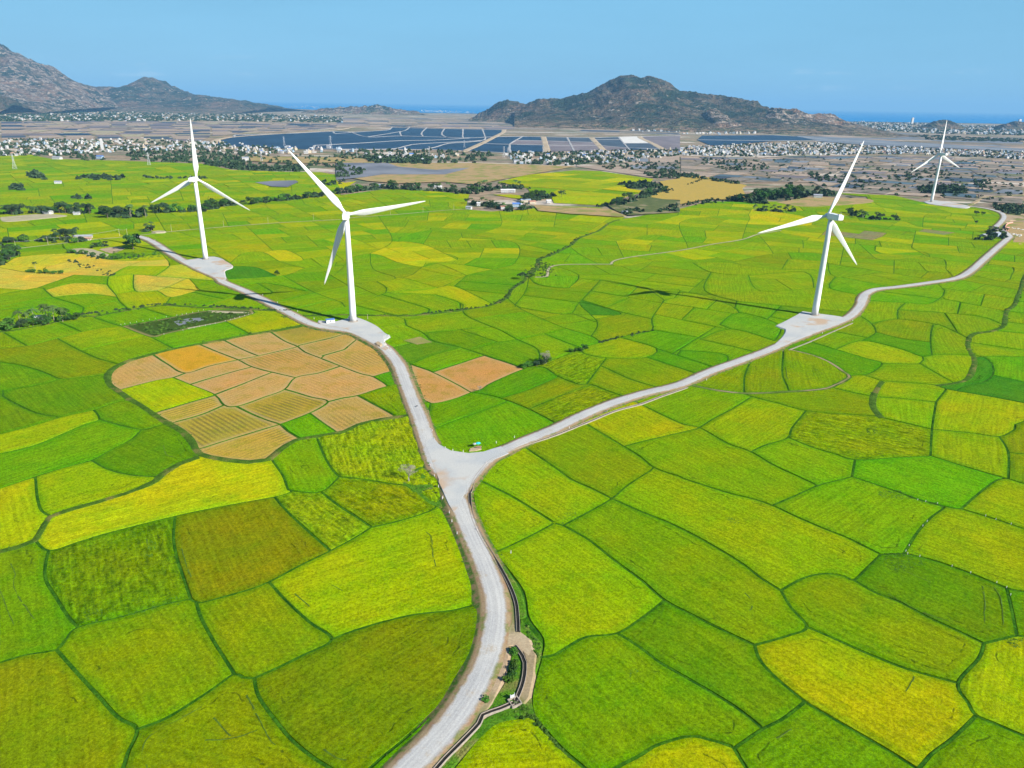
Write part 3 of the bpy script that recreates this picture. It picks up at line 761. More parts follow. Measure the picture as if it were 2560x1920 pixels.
def split_poly(P,rnd,jit=.12):
    """cut a plot across its longer side with one straight bund"""
    n=len(P); Q=np.array(P); c=Q.mean(0); 
    E=np.roll(Q,-1,0)-Q; Ln=np.hypot(E[:,0],E[:,1]); ang=np.arctan2(E[:,1],E[:,0])
    th=.25*math.atan2((Ln*np.sin(4*ang)).sum(),(Ln*np.cos(4*ang)).sum())
    ax=np.array([math.cos(th),math.sin(th)]); ay=np.array([-ax[1],ax[0]])
    ex=np.ptp(Q@ax); ey=np.ptp(Q@ay)
    if ey>ex: ax,ay=ay,-ax; ex,ey=ey,ex
    mid=((Q@ax).max()+(Q@ax).min())/2+ex*rnd.uniform(-jit,jit); my=((Q@ay).max()+(Q@ay).min())/2
    a=rnd.uniform(-.16,.16); d=ay*math.cos(a)+ax*math.sin(a); o=ax*mid+ay*my; nn=np.array([-d[1],d[0]])
    s=(Q-o)@nn; hits=[]
    for i in range(n):
        j=(i+1)%n
        if (s[i]>0)!=(s[j]>0):
            t=s[i]/(s[i]-s[j]); q=Q[i]+(Q[j]-Q[i])*t; hits.append((float((q-o)@d),i,tuple(q)))
    hits.sort()
    if len(hits)<2: return None
    best=None
    for h,g in zip(hits[0::2],hits[1::2]):
        k=abs((h[0]+g[0])/2)
        if best is None or k<best[0]: best=(k,h,g)
    _,h,g=best
    if h[1]>g[1]: h,g=g,h
    A_=[h[2]]+P[h[1]+1:g[1]+1]+[g[2]]; B_=[g[2]]+P[g[1]+1:]+P[:h[1]+1]+[h[2]]
    if min(abs(area(A_)),abs(area(B_)))<.12*abs(area(P)): return None
    return A_,B_
def subdivide(P,target,rnd,depth=0):
    ar=abs(area(P))
    if ar<target*rnd.uniform(1.2,2.0) or depth>9: return [P]
    for _ in range(4):
        r=split_poly(P,rnd)
        if r: return subdivide(r[0],target,rnd,depth+1)+subdivide(r[1],target,rnd,depth+1)
    return [P]
def simplify(P,eps):
    out=[]
    for p in P:
        if not out or math.hypot(p[0]-out[-1][0],p[1]-out[-1][1])>eps: out.append(p)
    while len(out)>3 and math.hypot(out[0][0]-out[-1][0],out[0][1]-out[-1][1])<=eps: out.pop()
    return out
def inset(P,d):
    P=simplify(P,max(.4,abs(d)*.9)); n=len(P)
    if n<3: return None
    s=1 if area(P)>0 else -1; out=[]
    for i in range(n):
        a,b,c=P[i-1],P[i],P[(i+1)%n]
        u=(b[0]-a[0],b[1]-a[1]); v=(c[0]-b[0],c[1]-b[1]); lu=math.hypot(*u); lv=math.hypot(*v)
        n1=(-u[1]/lu*s,u[0]/lu*s); n2=(-v[1]/lv*s,v[0]/lv*s); m=(n1[0]+n2[0],n1[1]+n2[1]); ml=math.hypot(*m)
        if ml<.35: k=1.5*d; m=(m[0]/(ml+1e-6),m[1]/(ml+1e-6)); out.append((b[0]+m[0]*k,b[1]+m[1]*k)); continue
        k=min(2*d/ml,2.2*d) if d>0 else max(2*d/ml,2.2*d); out.append((b[0]+m[0]/ml*k,b[1]+m[1]/ml*k))
    # drop points whose edge flipped
    Q=[]
    for i in range(n):
        j=(i+1)%n; e0=(P[j][0]-P[i][0],P[j][1]-P[i][1]); e1=(out[j][0]-out[i][0],out[j][1]-out[i][1])
        if e0[0]*e1[0]+e0[1]*e1[1]>0: Q.append(out[i])
    if len(Q)<3 or area(Q)*s<=0: return None
    return Q

# ------------------------------------------------------------------ ground, plain, sea
def flat(name,pts,z,mat,parent=None,kind='structure'):
    P=pts if area(pts)>0 else pts[::-1]
    tri=geometry.tessellate_polygon([[Vector((p[0],p[1],0)) for p in P]])
    me=mesh(name,[(p[0],p[1],z) for p in P],[tuple(t) for t in tri],mat)
    bm=bmesh.new(); bm.from_mesh(me); bmesh.ops.recalc_face_normals(bm,faces=bm.faces)
    if bm.faces and sum(f.normal.z for f in bm.faces)<0: bmesh.ops.reverse_faces(bm,faces=bm.faces)
    bm.to_mesh(me); bm.free()
    o=obj(name,me,parent)
    if kind: o['kind']=kind
    return o
flat('ground',[(-40000,-600),(40000,-600),(40000,30000),(-40000,30000)],-.6,M['plain'])
outer=parse_poly(OUTER); farm=flat('farmland',[gnd(p) for p in outer],0.0,M['bund'])
flat('near_grassland',[(-900,-500),(900,-500),(900,128),(-900,128)],-.3,M['bund'])
coast=[gnd(px('X',x,y),2) for x,y in ((-1400,262),(-300,263),(300,264),(600,267),(860,277),(1000,281),(1200,284),(1500,288),(1900,296),(2108,303.5),(2300,306),(2560,310),(3000,318),(3600,331))]
flat('sea',coast+[(120000,60000),(100000,125000),(-100000,125000),(-120000,60000)],2.0,M['sea'])

# ------------------------------------------------------------------ paddies
faces,LN=planar(parse_lines(LINES),outer)
tk=SEEDS.split(); seeds=[(px(tk[i],*map(float,tk[i+1].split(','))),tk[i+2]) for i in range(0,len(tk),3)]
rnd=random.Random(11)
FAR_POOL=['g1','y1','y1','y2','b1','y1','g1','y2','g1','y4','y1','y1']; MID_POOL=['g1','g2','b1','g1','b1','g1','g1','b2','y1','o1','y1']; RIGHT_POOL=['g1','g1','y1','b1','g1','y1','b1','o1']
plots=[]; SOFT=set()
for poly,kd,ar in faces:
    t=[s for s in seeds if inside(s[0],poly)]
    G=[gnd(p) for p in poly]; A_=abs(area(G)); cx=sum(p[0] for p in poly)/len(poly); cy=sum(p[1] for p in poly)/len(poly)
    c=t[0][1] if t else None
    pool=FAR_POOL if cy<640 else (MID_POOL if cx<1900 else RIGHT_POOL)
    lone=c is not None and c[0] in 'vsf'
    if c=='v': continue
    if c and c[0] in 'rs': pool=[c,c,'y4' if c[0]=='r' else c,c]
    elif c: pool=[c,c,c]+pool
    tgt=1500 if cy>560 else 2600
    parts=[G] if (lone or A_<tgt*1.9 or cy>880) else subdivide(G,tgt,rnd)
    if cy<470 and not c: pool=['y1','y4','g1','y4','y1','r2','y2']
    for k,P in enumerate(parts):
        code=c if (c and (len(parts)==1)) else rnd.choice(pool)
        plots.append([P,code,abs(area(P))])
        if len(parts)>1 or c is None: SOFT.add(id(P))
def pxarea(P): return abs(area([unproj(*p) for p in P]))
for txt,pool,tg in (('B 1040,812 1220,767 1530,737 1700,742 2040,792 2000,832 1850,850 2000,872 1880,900 1740,962 1400,945 1380,900 1250,880 1230,850',['y4','y4','r2','y1','y4','y2','g1'],6500),('B 1010,892 1130,890 1240,905 1230,925 1120,912',['y4'],9000),('B 0,805 60,815 130,805 60,850 0,870',['r2'],9000),('B 760,745 880,735 1000,790 900,800',['y1','g1'],9000),
 ('B 0,742 180,742 120,765 0,780',['g1','b2'],4000)):
    P=[gnd(p) for p in parse_poly(txt)]
    for c in subdivide(P,tg,rnd): plots.append([[(q[0],q[1]) for q in c],rnd.choice(pool),abs(area(c))])
for p in plots: p.append(pxarea(p[0]))
plots.sort(key=lambda p:-p[3])
print('plots',len(plots))
def long_axis(P):
    Q=np.array(P); E=np.roll(Q,-1,0)-Q; L_=np.hypot(E[:,0],E[:,1]); ang=np.arctan2(E[:,1],E[:,0])
    th=.25*math.atan2((L_**1.0*np.sin(4*ang)).sum(),(L_*np.cos(4*ang)).sum()); ax=np.array([math.cos(th),math.sin(th)]); ay=np.array([-ax[1],ax[0]])
    return (ax,ay) if np.ptp(Q@ax)>np.ptp(Q@ay) else (ay,-ax)
def SF(P): return .92 if P[0][1]>820 else .62
def plot_geo(P,code,fine):
    """canopy of one paddy: side walls down to the mud and a top whose points know how far the bund is"""
    gap=.6 if fine else .45
    Q=inset(P,gap) or inset(P,gap*.4) or P
    if area(Q)<0: Q=Q[::-1]
    low=code[0] in 'sf'; h=.12 if low else (.5 if fine else .3)
    if min(q[1] for q in P)>1500: h+=.6
    n=len(Q); Qa=np.array(Q)
    if fine:
        x0,y0=Qa.min(0); x1,y1=Qa.max(0); sp=2.6; pts=[]
        for gx in np.arange(x0+sp/2,x1,sp):
            for gy in np.arange(y0+sp/2,y1,sp):
                q=(gx+rnd.uniform(-.5,.5),gy+rnd.uniform(-.5,.5))
                if inside(q,Q): pts.append(q)
        A_=Qa; B_=np.roll(Qa,-1,0); D_=B_-A_; LL=(D_**2).sum(1)+1e-9
        pa=np.array(pts) if pts else np.zeros((0,2)); dist=np.zeros(len(pa))
        for i,q in enumerate(pa):
            t=np.clip(((q-A_)*D_).sum(1)/LL,0,1); dist[i]=np.sqrt((((A_+D_*t[:,None])-q)**2).sum(1).min())
        keep=dist>.7; pa=pa[keep]; dist=dist[keep]
        allp=[Vector(q) for q in Q]+[Vector((float(a),float(b))) for a,b in pa]
        r=geometry.delaunay_2d_cdt(allp,[],[list(range(n))],1,1e-5)
        V=[(v.x,v.y) for v in r[0]]; Fc=[tuple(f) for f in r[2]]; ov=r[3]
        ed=[]
        for k,o_ in enumerate(ov):
            idx=min(o_) if o_ else 0; ed.append(0.0 if idx<n else float(dist[idx-n]))
        for k,(f) in enumerate(Fc):
            a,b,c=V[f[0]],V[f[1]],V[f[2]]
            if (b[0]-a[0])*(c[1]-a[1])-(b[1]-a[1])*(c[0]-a[0])<0: Fc[k]=f[::-1]
        Va=np.array(V); und=(vnoise(Va[:,0]*.22,Va[:,1]*.22,3)-.5)*(.25 if code[0]!='l' else .5)+(vnoise(Va[:,0]*.05,Va[:,1]*.05,5)-.5)*.25
        e=np.array(ed); z=h*(.72+.28*np.clip(e/1.2,0,1))+und*(e>0)*(0 if low else 1)
        verts=[(v[0],v[1],float(zz)) for v,zz in zip(V,z)]; edge=list(ed)
    else:
        tri=geometry.tessellate_polygon([[Vector((q[0],q[1],0)) for q in Q]])
        verts=[(q[0],q[1],h) for q in Q]; edge=[12.0]*n; Fc=[]
        for f in tri:
            a,b,c=Q[f[0]],Q[f[1]],Q[f[2]]
            Fc.append(tuple(f) if (b[0]-a[0])*(c[1]-a[1])-(b[1]-a[1])*(c[0]-a[0])>0 else tuple(f)[::-1])
    # walls
    b0=len(verts); top=h*.72 if fine else h
    verts+=[(q[0],q[1],top) for q in Q]+[(q[0],q[1],-.05) for q in Q]; edge+=[0.0 if fine else 12.0]*(2*n)
    for i in range(n):
        j=(i+1)%n; Fc.append((b0+n+i,b0+n+j,b0+j,b0+i))
    ax,ay=long_axis(P); va=np.array(verts)[:,:2]; uv=np.stack([va@ax,va@ay],1)
    tint=(np.array(CROP[code])*(SF(P) if id(P) in SOFT and code[0] in 'gbyod' else 1)+np.array((.133,.215,.001))*(1-SF(P) if id(P) in SOFT and code[0] in 'gbyod' else 0))*np.array([rnd.uniform(.93,1.07),rnd.uniform(.95,1.05),1.0])
    row={'s5':1.0,'s4':.8,'s3':0,'s2':.6,'s1':.30,'s6':.12,'f1':0,'f2':0}.get(code,0)
    return verts,Fc,edge,uv,tint,row
def plot_mesh(name,geos):
    V=[];Fc=[];E_=[];U=[];T=[];R=[];mi=[]
    for g,code in geos:
        b=len(V); V+=g[0]; Fc+=[tuple(b+i for i in f) for f in g[1]]; E_+=g[2]; U.append(g[3]); T.append(np.tile(g[4],(len(g[0]),1))); R+=[g[5]]*len(g[0])
        mi+=[1 if code[0]=='l' else 2 if code[0] in 'sf' else 0]*len(g[1])
    me=mesh(name,V,Fc,[M['rice'],M['lodged'],M['stubble']],mi,smooth=False)
    me.attributes.new('edge','FLOAT','POINT').data.foreach_set('value',np.array(E_,np.float32))
    me.attributes.new('rowamt','FLOAT','POINT').data.foreach_set('value',np.array(R,np.float32))
    T=np.vstack(T); c=np.ones((len(T),4),np.float32); c[:,:3]=T; me.attributes.new('tint','FLOAT_COLOR','POINT').data.foreach_set('color',c.ravel())
    U=np.vstack(U).astype(np.float32); li=np.zeros(len(me.loops),np.int32); me.loops.foreach_get('vertex_index',li)
    me.uv_layers.new(name='rows').data.foreach_set('uv',U[li].ravel())
    return me
NAMES={'s':('rice_paddy','harvested paddy of tan stubble'),'l':('rice_paddy','paddy of lodged, tangled rice')}
rest=[]
for i,(P,code,a,pa) in enumerate(plots):
    if pa<6: continue
    g=plot_geo(P,code,pa>2600)
    if i<299:
        o=obj('rice_paddy',plot_mesh('rice_paddy',[(g,code)]),farm)
        if code[0]=='s': o['label']='harvested paddy of orange stubble' if code in('s1','s6') else 'harvested paddy of striped stubble'
        elif code[0]=='r': o['label']='golden ripe rice paddy'
        elif code[0]=='l': o['label']='paddy of tangled, wind-flattened rice'
    else: rest.append((g,code))
tag(obj('distant_paddies',plot_mesh('distant_paddies',rest),farm),kind='stuff')

# ------------------------------------------------------------------ roads, paths, dykes
def resample(pts,step):
    out=[pts[0]]; acc=0
    for a,b in zip(pts[:-1],pts[1:]):
        L_=math.hypot(b[0]-a[0],b[1]-a[1])
        n=int(L_/step)+1
        for k in range(1,n+1): out.append((a[0]+(b[0]-a[0])*k/n,a[1]+(b[1]-a[1])*k/n))
    return out
def world_line(pxpts,z,step=4.0):
    W_=[gnd(p,z) for p in pxpts]; return resample(catmull(W_,step),step*1.5)
def ribbon(name,W_,prof,mat,wob=0.0,attrs=None,parent=None,closed=False,mb=None):
    """prof: (offset across, height) from left to right"""
    n=len(W_); k=len(prof); V=[]; A_=[]; S_=[]; sd=0.0
    for i,p in enumerate(W_):
        if i: sd+=math.hypot(p[0]-W_[i-1][0],p[1]-W_[i-1][1])
        a=W_[max(0,i-1)]; b=W_[min(n-1,i+1)]; d=(b[0]-a[0],b[1]-a[1]); L_=math.hypot(*d) or 1; nx,ny=-d[1]/L_,d[0]/L_
        for j,(o_,z) in enumerate(prof):
            w_=(vnoise(i*.31+j*9,j*3.7,8)-.5)*wob*(1 if 0<j<k-1 else 1.8)
            V.append((p[0]-nx*(o_+float(w_)),p[1]-ny*(o_+float(w_)),z)); A_.append(o_); S_.append(sd)
    F_=[(i*k+j,i*k+j+1,(i+1)*k+j+1,(i+1)*k+j) for i in range(n-1) for j in range(k-1)]
    # across grows to the right of the walking direction: keep faces pointing up
    if mb is not None: mb.add(V,F_); return None
    me=mesh(name,V,F_,mat)
    me.attributes.new('across','FLOAT','POINT').data.foreach_set('value',np.array(A_,np.float32))
    me.attributes.new('along','FLOAT','POINT').data.foreach_set('value',np.array(S_,np.float32))
    for q,v in (attrs or {}).items(): me.attributes.new(q,'FLOAT','POINT').data.foreach_set('value',np.full(len(V),v,np.float32))
    return obj(name,me,parent)
def road_prof(hw,sh,h): return [(-hw-sh-3.2,-.08),(-hw-sh-.6,h*.7),(-hw-.4,h),(-hw*.5,h+.05),(0,h+.09),(hw*.5,h+.05),(hw+.4,h),(hw+sh+.6,h*.7),(hw+sh+3.2,-.08)]
lines=parse_lines(LINES); roads=[l for l in lines if l[0]=='r']
for i,(hw,sh) in enumerate(((3.3,1.7),(3.1,1.3))):
    W_=world_line(roads[i][1],1.0,3.5)
    if i==0:      # on past the frame, under the camera
        a,b=W_[3],W_[0]; d=math.hypot(b[0]-a[0],b[1]-a[1]); W_=[(b[0]+(b[0]-a[0])/d*s_,b[1]+(b[1]-a[1])/d*s_) for s_ in range(150,0,-5)]+W_
    o=ribbon('road',W_,road_prof(hw,sh,1.0+.004*i),M['road'],.35,{'halfw':hw,'shoulder':sh}); tag(o,kind='structure')
ROADW=[world_line(r[1],1.0,3.5) for r in roads]
rg_=random.Random(9); gp=MB()
for ln in GAPS.strip().splitlines():
    Wg_=world_line(parse_poly(ln),.6,1.4); run=[]
    for q in Wg_:
        if rg_.random()<.07 or len(run)>16:
            if len(run)>2:
                wv_=rg_.uniform(.07,.17); ribbon('',run,[(-wv_,.58),(0,.66),(wv_,.58)],None,.3,mb=gp)
            run=[]
        run.append((q[0]+rg_.uniform(-.12,.12),q[1]+rg_.uniform(-.12,.12)))
tag(obj('trampled_crop_lines',gp.me('trampled_crop_lines',M['gapm'])),kind='stuff')
dirt=MB(); thin=MB(); dyke=MB(); bunds=MB()
for kd,pts in lines:
    if kd in 'pd':
        W_=world_line(pts,.5,5)
        ribbon('',W_,[(-2.6,-.1),(-1.4,.55),(1.4,.55),(2.6,-.1)],None,.6,mb=dyke)
        ribbon('',W_,[(-1.25,.56),(0,.62),(1.25,.56)] if kd=='p' else [(-.8,.565),(-.3,.60),(.3,.60),(.8,.565)],None,.35,mb=thin if kd=='p' else dirt)
    elif kd=='w': ribbon('',world_line(pts,.6,5),[(-2.7,-.1),(-1.5,.6),(0,.75),(1.5,.6),(2.7,-.1)],None,1.2,mb=dyke)
    elif kd=='b' and max(p[1] for p in pts)>620: ribbon('',world_line(pts,.1,3),[(-.62,-.05),(-.3,.30),(.3,.30),(.62,-.05)],None,.9,mb=bunds)
tag(obj('footpath',thin.me('footpath',M['path'])),kind='structure'); tag(obj('dirt_track',dirt.me('dirt_track',M['trackv'])),kind='structure')
tag(obj('grassy_dykes',dyke.me('grassy_dykes',M['dykeg'])),kind='stuff'); tag(obj('paddy_bunds',bunds.me('paddy_bunds',M['bund'])),kind='stuff')
def patch(name,txt,z,mat,skirt=1.6,smooth=True,kind='structure'):
    pts=parse_poly(txt); W_=[gnd(p,z) for p in pts]
    if smooth: W_=catmull(W_+[W_[0]],5)[:-1]
    if area(W_)<0: W_=W_[::-1]
    W_=simplify(W_,.8); W_=[(p[0]+(float(vnoise(i*.5,z*7,2))-.5)*1.0,p[1]+(float(vnoise(i*.5,z*9,4))-.5)*1.0) for i,p in enumerate(W_)]
    tri=geometry.tessellate_polygon([[Vector((q[0],q[1],0)) for q in W_]]); n=len(W_); F_=[]
    for f in tri:
        a,b,c=W_[f[0]],W_[f[1]],W_[f[2]]; F_.append(tuple(f) if (b[0]-a[0])*(c[1]-a[1])-(b[1]-a[1])*(c[0]-a[0])>0 else tuple(f)[::-1])
    V=[(q[0],q[1],z) for q in W_]
    if skirt:
        for i in range(n):
            a,c=W_[i-1],W_[(i+1)%n]; d=(c[0]-a[0],c[1]-a[1]); L_=math.hypot(*d) or 1; V.append((W_[i][0]+d[1]/L_*skirt,W_[i][1]-d[0]/L_*skirt,-.1))
        F_+=[(i,n+i,n+(i+1)%n,(i+1)%n) for i in range(n)]
    o=tag(obj(name,mesh(name,V,F_,mat)),kind=kind); return o,W_
TILE['V']=(780,740,9.217)
patch('gravel_pad','V 150,560 560,585 650,560 860,500 1040,490 1180,540 1350,620 1500,700 1650,830 1790,930 1660,1010 1650,1080 1760,1200 1850,1310 H 345,330 320,350 230,300 150,245 V 850,785 500,700 200,650 150,600',1.085,M['pad'])
patch('gravel_pad','D 1190,540 1290,527 1350,518 1410,525 1495,580 1440,610 1450,668 1380,650 1250,590 1120,508',1.085,M['pad'])
patch('gravel_pad','I 790,98 870,110 1060,140 1000,182 850,238 700,298 605,318 655,270 680,212 620,190 700,150',1.085,M['pad'])
patch('gravel_pad','F 1570,165 1640,155 1840,188 1835,205 1700,192 1600,178',1.085,M['pad'])
patch('road_junction','H 575,940 625,910 665,955 740,993 850,1008 950,998 1060,965 1110,1010 990,1055 905,1120 858,1200 838,1286 K 845,40 815,110 792,165 770,185 745,140 715,80 680,10 H 660,1180 610,1060',1.094,M['pad'],.6)
patch('weedy_track','K 1195,940 1238,1000 1228,1130 1202,1250 1165,1292 1142,1285 1182,1150 1196,1050 1172,985',.78,M['trackv'],1.2)
patch('dirt_verge','K 1062,760 1105,850 1150,888 1205,925 1225,970 1205,1010 1160,975 1120,948 1085,955 1095,1000 1050,1160 985,1290 895,1395 690,1600 640,1675 560,1675 760,1440 900,1220 1000,1050 1030,950 1030,850',.80,M['rdirt'],2.0)
patch('dirt_verge','K 985,500 1030,560 1090,650 1120,740 1135,860 1090,850 1060,760 1030,640',.70,M['rdirt'],1.0)
patch('grass_verge','K 1110,960 1168,1030 1170,1150 1125,1275 980,1325 930,1345 1000,1270 1060,1170 1105,1030',.62,M['verge'],1.2)
patch('grass_verge','K 1160,800 1200,860 1270,940 1262,1030 1240,1100 1205,1250 1225,1350 1150,1340 1100,1370 960,1440 800,1600 745,1670 700,1670 860,1490 940,1380 1050,1320 1140,1300 1210,1240 1235,1100 1240,1000 1200,920 1150,880',.35,M['verge'],1.0)
patch('grass_verge','K 865,60 905,250 985,400 1070,520 1150,650 1180,780 1150,800 1125,700 1060,560 990,440 900,300 860,160',.34,M['verge'],1.0)
patch('grass_verge','H 500,1120 570,1080 600,1140 K 640,30 700,160 640,140 560,75 500,35 H 430,1210 440,1160',.40,M['verge'],1.0)
patch('small_pool','G 1115,165 1200,145 1300,138 1312,155 1150,190',.22,M['pond'],0,False); patch('bare_strip','G 1330,93 1450,98 1600,102 1600,110 1450,110 1340,106',.2,M['path'],0,False); patch('bare_strip','G 1200,205 1450,162 1640,108 1640,116 1450,172 1220,215',.2,M['path'],0,False)
patch('bare_plot','H 435,285 540,262 618,297 520,313',.75,M['dry'],0,False)
patch('fallow_yard','D 450,470 560,465 700,505 640,520 540,500',.55,M['path'],1.0); patch('fallow_yard','D 640,470 740,455 800,465 720,495',.55,M['rdirt'],1.0)
patch('fallow_yard','C 620,735 850,700 1000,705 1200,712 1230,735 1000,755 800,762',.5,M['dry'],1.0)
patch('fallow_yard','D 0,265 250,245 430,255 260,275 40,292',.75,M['path'],1.0)
patch('dirt_yard','C 2090,870 2212,865 2212,1000 2140,1000 2150,960 2100,915',.4,M['dry'],1.0)
patch('dirt_track','C 1820,778 1860,760 1960,705 2080,700 2212,690 2212,682 2080,692 1950,695 1850,750',.62,M['rdirt'],1.0,False)
patch('dirt_track','C 2085,815 2212,800 2300,795 2300,840 2130,850 2080,875 2060,860',.9,M['rdirt'],1.0,False)

# irrigation canal: concrete U with a dark bed
def canal(txt,w=.5,h=1.10):
    W_=world_line(parse_poly(txt),h,2.2)
    root=empty('irrigation_canal',(W_[0][0],W_[0][1],0)); L0=(W_[0][0],W_[0][1])
    Wl=[(p[0]-L0[0],p[1]-L0[1]) for p in W_]
    t=.16
    for s_ in (-1,1):
        pr=[(s_*(w+t),-.1),(s_*(w+t),h),(s_*w,h),(s_*w,.02)]
        if s_<0: pr=pr
        else: pr=pr[::-1]
        ribbon('canal_wall',Wl,pr,M['conc'],0,None,root)
    ribbon('canal_bed',Wl,[(-w,.86),(w,.86)],M['dark'],0,None,root); return root
tag(canal('H 2260,585 2100,640 1960,692 1800,735 1620,808 1400,895 1220,955 1100,1003 1000,1050 930,1120 885,1190 866,1260 K 862,60 872,180 912,290 975,400 1040,505 1095,610 1128,700 1138,780 1142,872'),'long concrete canal following the right verge from the junction down to the dirt turnout','canal')
tag(canal('K 1122,952 1165,1010 1180,1050 1177,1120 1160,1190 1128,1268'),'short wide dark canal curving beside the shrub patch near the bottom','canal')
tag(canal('K 1115,1280 1040,1312 937,1350 915,1400 820,1500 720,1600 655,1675 560,1780'),'narrow concrete canal running off the bottom edge beside the gravel road','canal')
tag(canal('I 700,345 830,295 1000,220 1110,172',.25,.95),'pale canal along the road below the right-hand turbine pad','canal')
c=at('K',1122,1275,1.1); t=empty('sluice_box',(c[0],c[1],0),.5); tag(t,'square concrete sluice box where the two canals meet near the bottom','sluice box')
for dx,dy,sx,sy in ((-1.5,0,.3,3.2),(1.5,0,.3,3.2),(0,1.5,2.7,.3),(0,-1.5,2.7,.3)):
    m=MB(); m.box((dx,dy,.6),(sx,sy,1.3)); obj('box_wall',m.me('box_wall',M['conc']),t)
m=MB(); m.box((0,0,.05),(2.7,2.7,.1)); obj('box_floor',m.me('box_floor',M['dark']),t)
m=MB(); m.box((0,1.5,1.7),(1.3,.12,1.1)); m.box((-.7,1.5,1.9),(.12,.2,1.6)); m.box((.7,1.5,1.9),(.12,.2,1.6)); obj('gate_frame',m.me('gate_frame',M['grey']),t)

# ------------------------------------------------------------------ wind turbines
def lathe(prof,n,mat,name,smooth=True):
    V=[(r*math.cos(2*math.pi*k/n),r*math.sin(2*math.pi*k/n),z) for r,z in prof for k in range(n)]
    F_=[(i*n+k,i*n+(k+1)%n,(i+1)*n+(k+1)%n,(i+1)*n+k) for i in range(len(prof)-1) for k in range(n)]
    F_.append(tuple((len(prof)-1)*n+k for k in range(n))); F_.append(tuple(n-1-k for k in range(n)))
    return mesh(name,V,F_,mat,None,smooth)
def blade_mesh(R):
    """lofted aerofoil, root circle to thin tip; spans +Z, rotor axis +Y"""
    st=[(0,1.15,1.15,0,0),(.03,1.15,1.15,0,0),(.08,1.35,.95,8,.1),(.14,2.3,.75,14,.35),(.20,2.75,.6,13,.5),(.30,2.45,.45,9,.45),(.45,1.95,.33,6,.35),(.6,1.5,.24,4,.25),(.75,1.12,.17,2,.16),(.88,.78,.11,1,.1),(.96,.48,.07,0,.05),(1.0,.10,.03,0,0)]
    n=14; V=[]
    for f,ch,th,tw,off in st:
        a=math.radians(tw+4)
        for k in range(n):
            t=2*math.pi*k/n; x=math.cos(t)*ch; y=math.sin(t)*th*(1.0 if ch==th else (.55+.45*math.cos(t)*-1+.3))
            x+=off*1.3
            V.append((x*math.cos(a)-y*math.sin(a),x*math.sin(a)+y*math.cos(a)+f*f*2.0,1.2+f*(R-1.2)))
    F_=[(i*n+k,i*n+(k+1)%n,(i+1)*n+(k+1)%n,(i+1)*n+k) for i in range(len(st)-1) for k in range(n)]
    F_.append(tuple((len(st)-1)*n+k for k in range(n))); return mesh('blade',V,F_,M['white'],None,True)
BL=blade_mesh(61); TILT=math.radians(7)
def turbine(base,yaw,hub,phase,label,proto=None):
    X,Y=gnd(base); t=empty('wind_turbine',(X,Y,0),-math.radians(yaw))      # local +Y is the rotor side
    tag(t,label,'wind turbine','wind turbines standing in the paddies')
    H_=hub-2.25; pr=[(2.6,1.0),(2.58,H_*.12),(2.45,H_*.3),(2.25,H_*.55),(2.0,H_*.8),(1.8,H_)]
    tw=obj('tower',lathe(pr,32,M['white'],'tower'),t)
    for f in (.34,.67): 
        r=2.62-(2.62-1.8)*f+.04; obj('flange_ring',lathe([(r,H_*f-.12),(r,H_*f+.12)],32,M['grey'],'flange_ring'),t)
    obj('foundation',lathe([(4.0,.95),(3.9,1.3),(3.3,1.42)],24,M['conc'],'foundation'),t)
    m=MB(); m.box((2.6,0,3.4),(.14,1.0,2.2)); obj('door',m.me('door',M['grey']),tw)
    m=MB()
    for k in range(7): m.box((2.8+.28*k,0,2.25-.17*k),(.28,1.1,.06))
    m.box((3.7,.56,2.3),(2.0,.05,.05)); m.box((3.7,-.56,2.3),(2.0,.05,.05)); obj('steps',m.me('steps',M['grey']),t)
    # nacelle: box with chamfered belly and sloping rear
    m=MB(); w_,l0,l1,z0,z1=2.35,3.0,-12.6,hub-2.3,hub+2.4
    def ring(y,a,b,zl,zh): return [(-a,y,zl+.4),(-a+.35,y,zl),(a-.35,y,zl),(a,y,zl+.4),(a,y,zh-.2),(a-.2,y,zh),(-a+.2,y,zh),(-a,y,zh-.2)]
    rs=[ring(3.2,1.5,0,z0+.5,z1-.4),ring(2.6,w_,0,z0,z1),ring(-10.6,w_,0,z0+.1,z1),ring(-12.6,w_-.15,0,z0+.9,z1-.15)]
    V=[p for r in rs for p in r]; F_=[(i*8+k,(i+1)*8+k,(i+1)*8+(k+1)%8,i*8+(k+1)%8) for i in range(3) for k in range(8)]+[tuple(range(8)),tuple(31-k for k in range(8))]
    m.add(V,F_); nc=obj('nacelle',m.me('nacelle',M['white']),t)
    m=MB(); m.box((0,-10.4,hub+2.65),(2.6,1.8,.7)); m.tube([(0,-11.4,hub+2.4),(0,-11.4,hub+4.6)],.06); m.box((0,-11.4,hub+4.6),(1.0,.1,.1)); obj('weather_mast',m.me('weather_mast',M['grey']),nc)
    # rotor
    m=[(1.75,0),(1.8,1.3),(1.65,2.6),(1.2,3.6),(.5,4.2),(.05,4.35)]
    sp=obj('spinner',lathe(m,24,M['white'],'spinner'),t,(0,3.1,hub)); sp.rotation_euler=(-math.pi/2+TILT,0,0)
    for k in range(3):
        b=obj('blade',BL,t,(0,4.6,hub)); b.rotation_euler=(Matrix.Rotation(TILT,3,'X')@Matrix.Rotation(math.radians(phase+120*k),3,'Y')).to_euler()
    return t

turbine((515,650),-2.4,85.9,3.7,'white wind turbine at the left, one blade upright, beside the golden paddies')
turbine((883.5,806),-9,84.2,80.9,'large white wind turbine left of centre with the small blue-roofed hut at its foot')
turbine((2036,790),-12.9,83.7,16.6,'large white wind turbine on the right on a grey pad inside the road bend')
turbine((2328,506),-12.1,88.5,115.2,'farthest and smallest white wind turbine, at the upper right by the ponds')

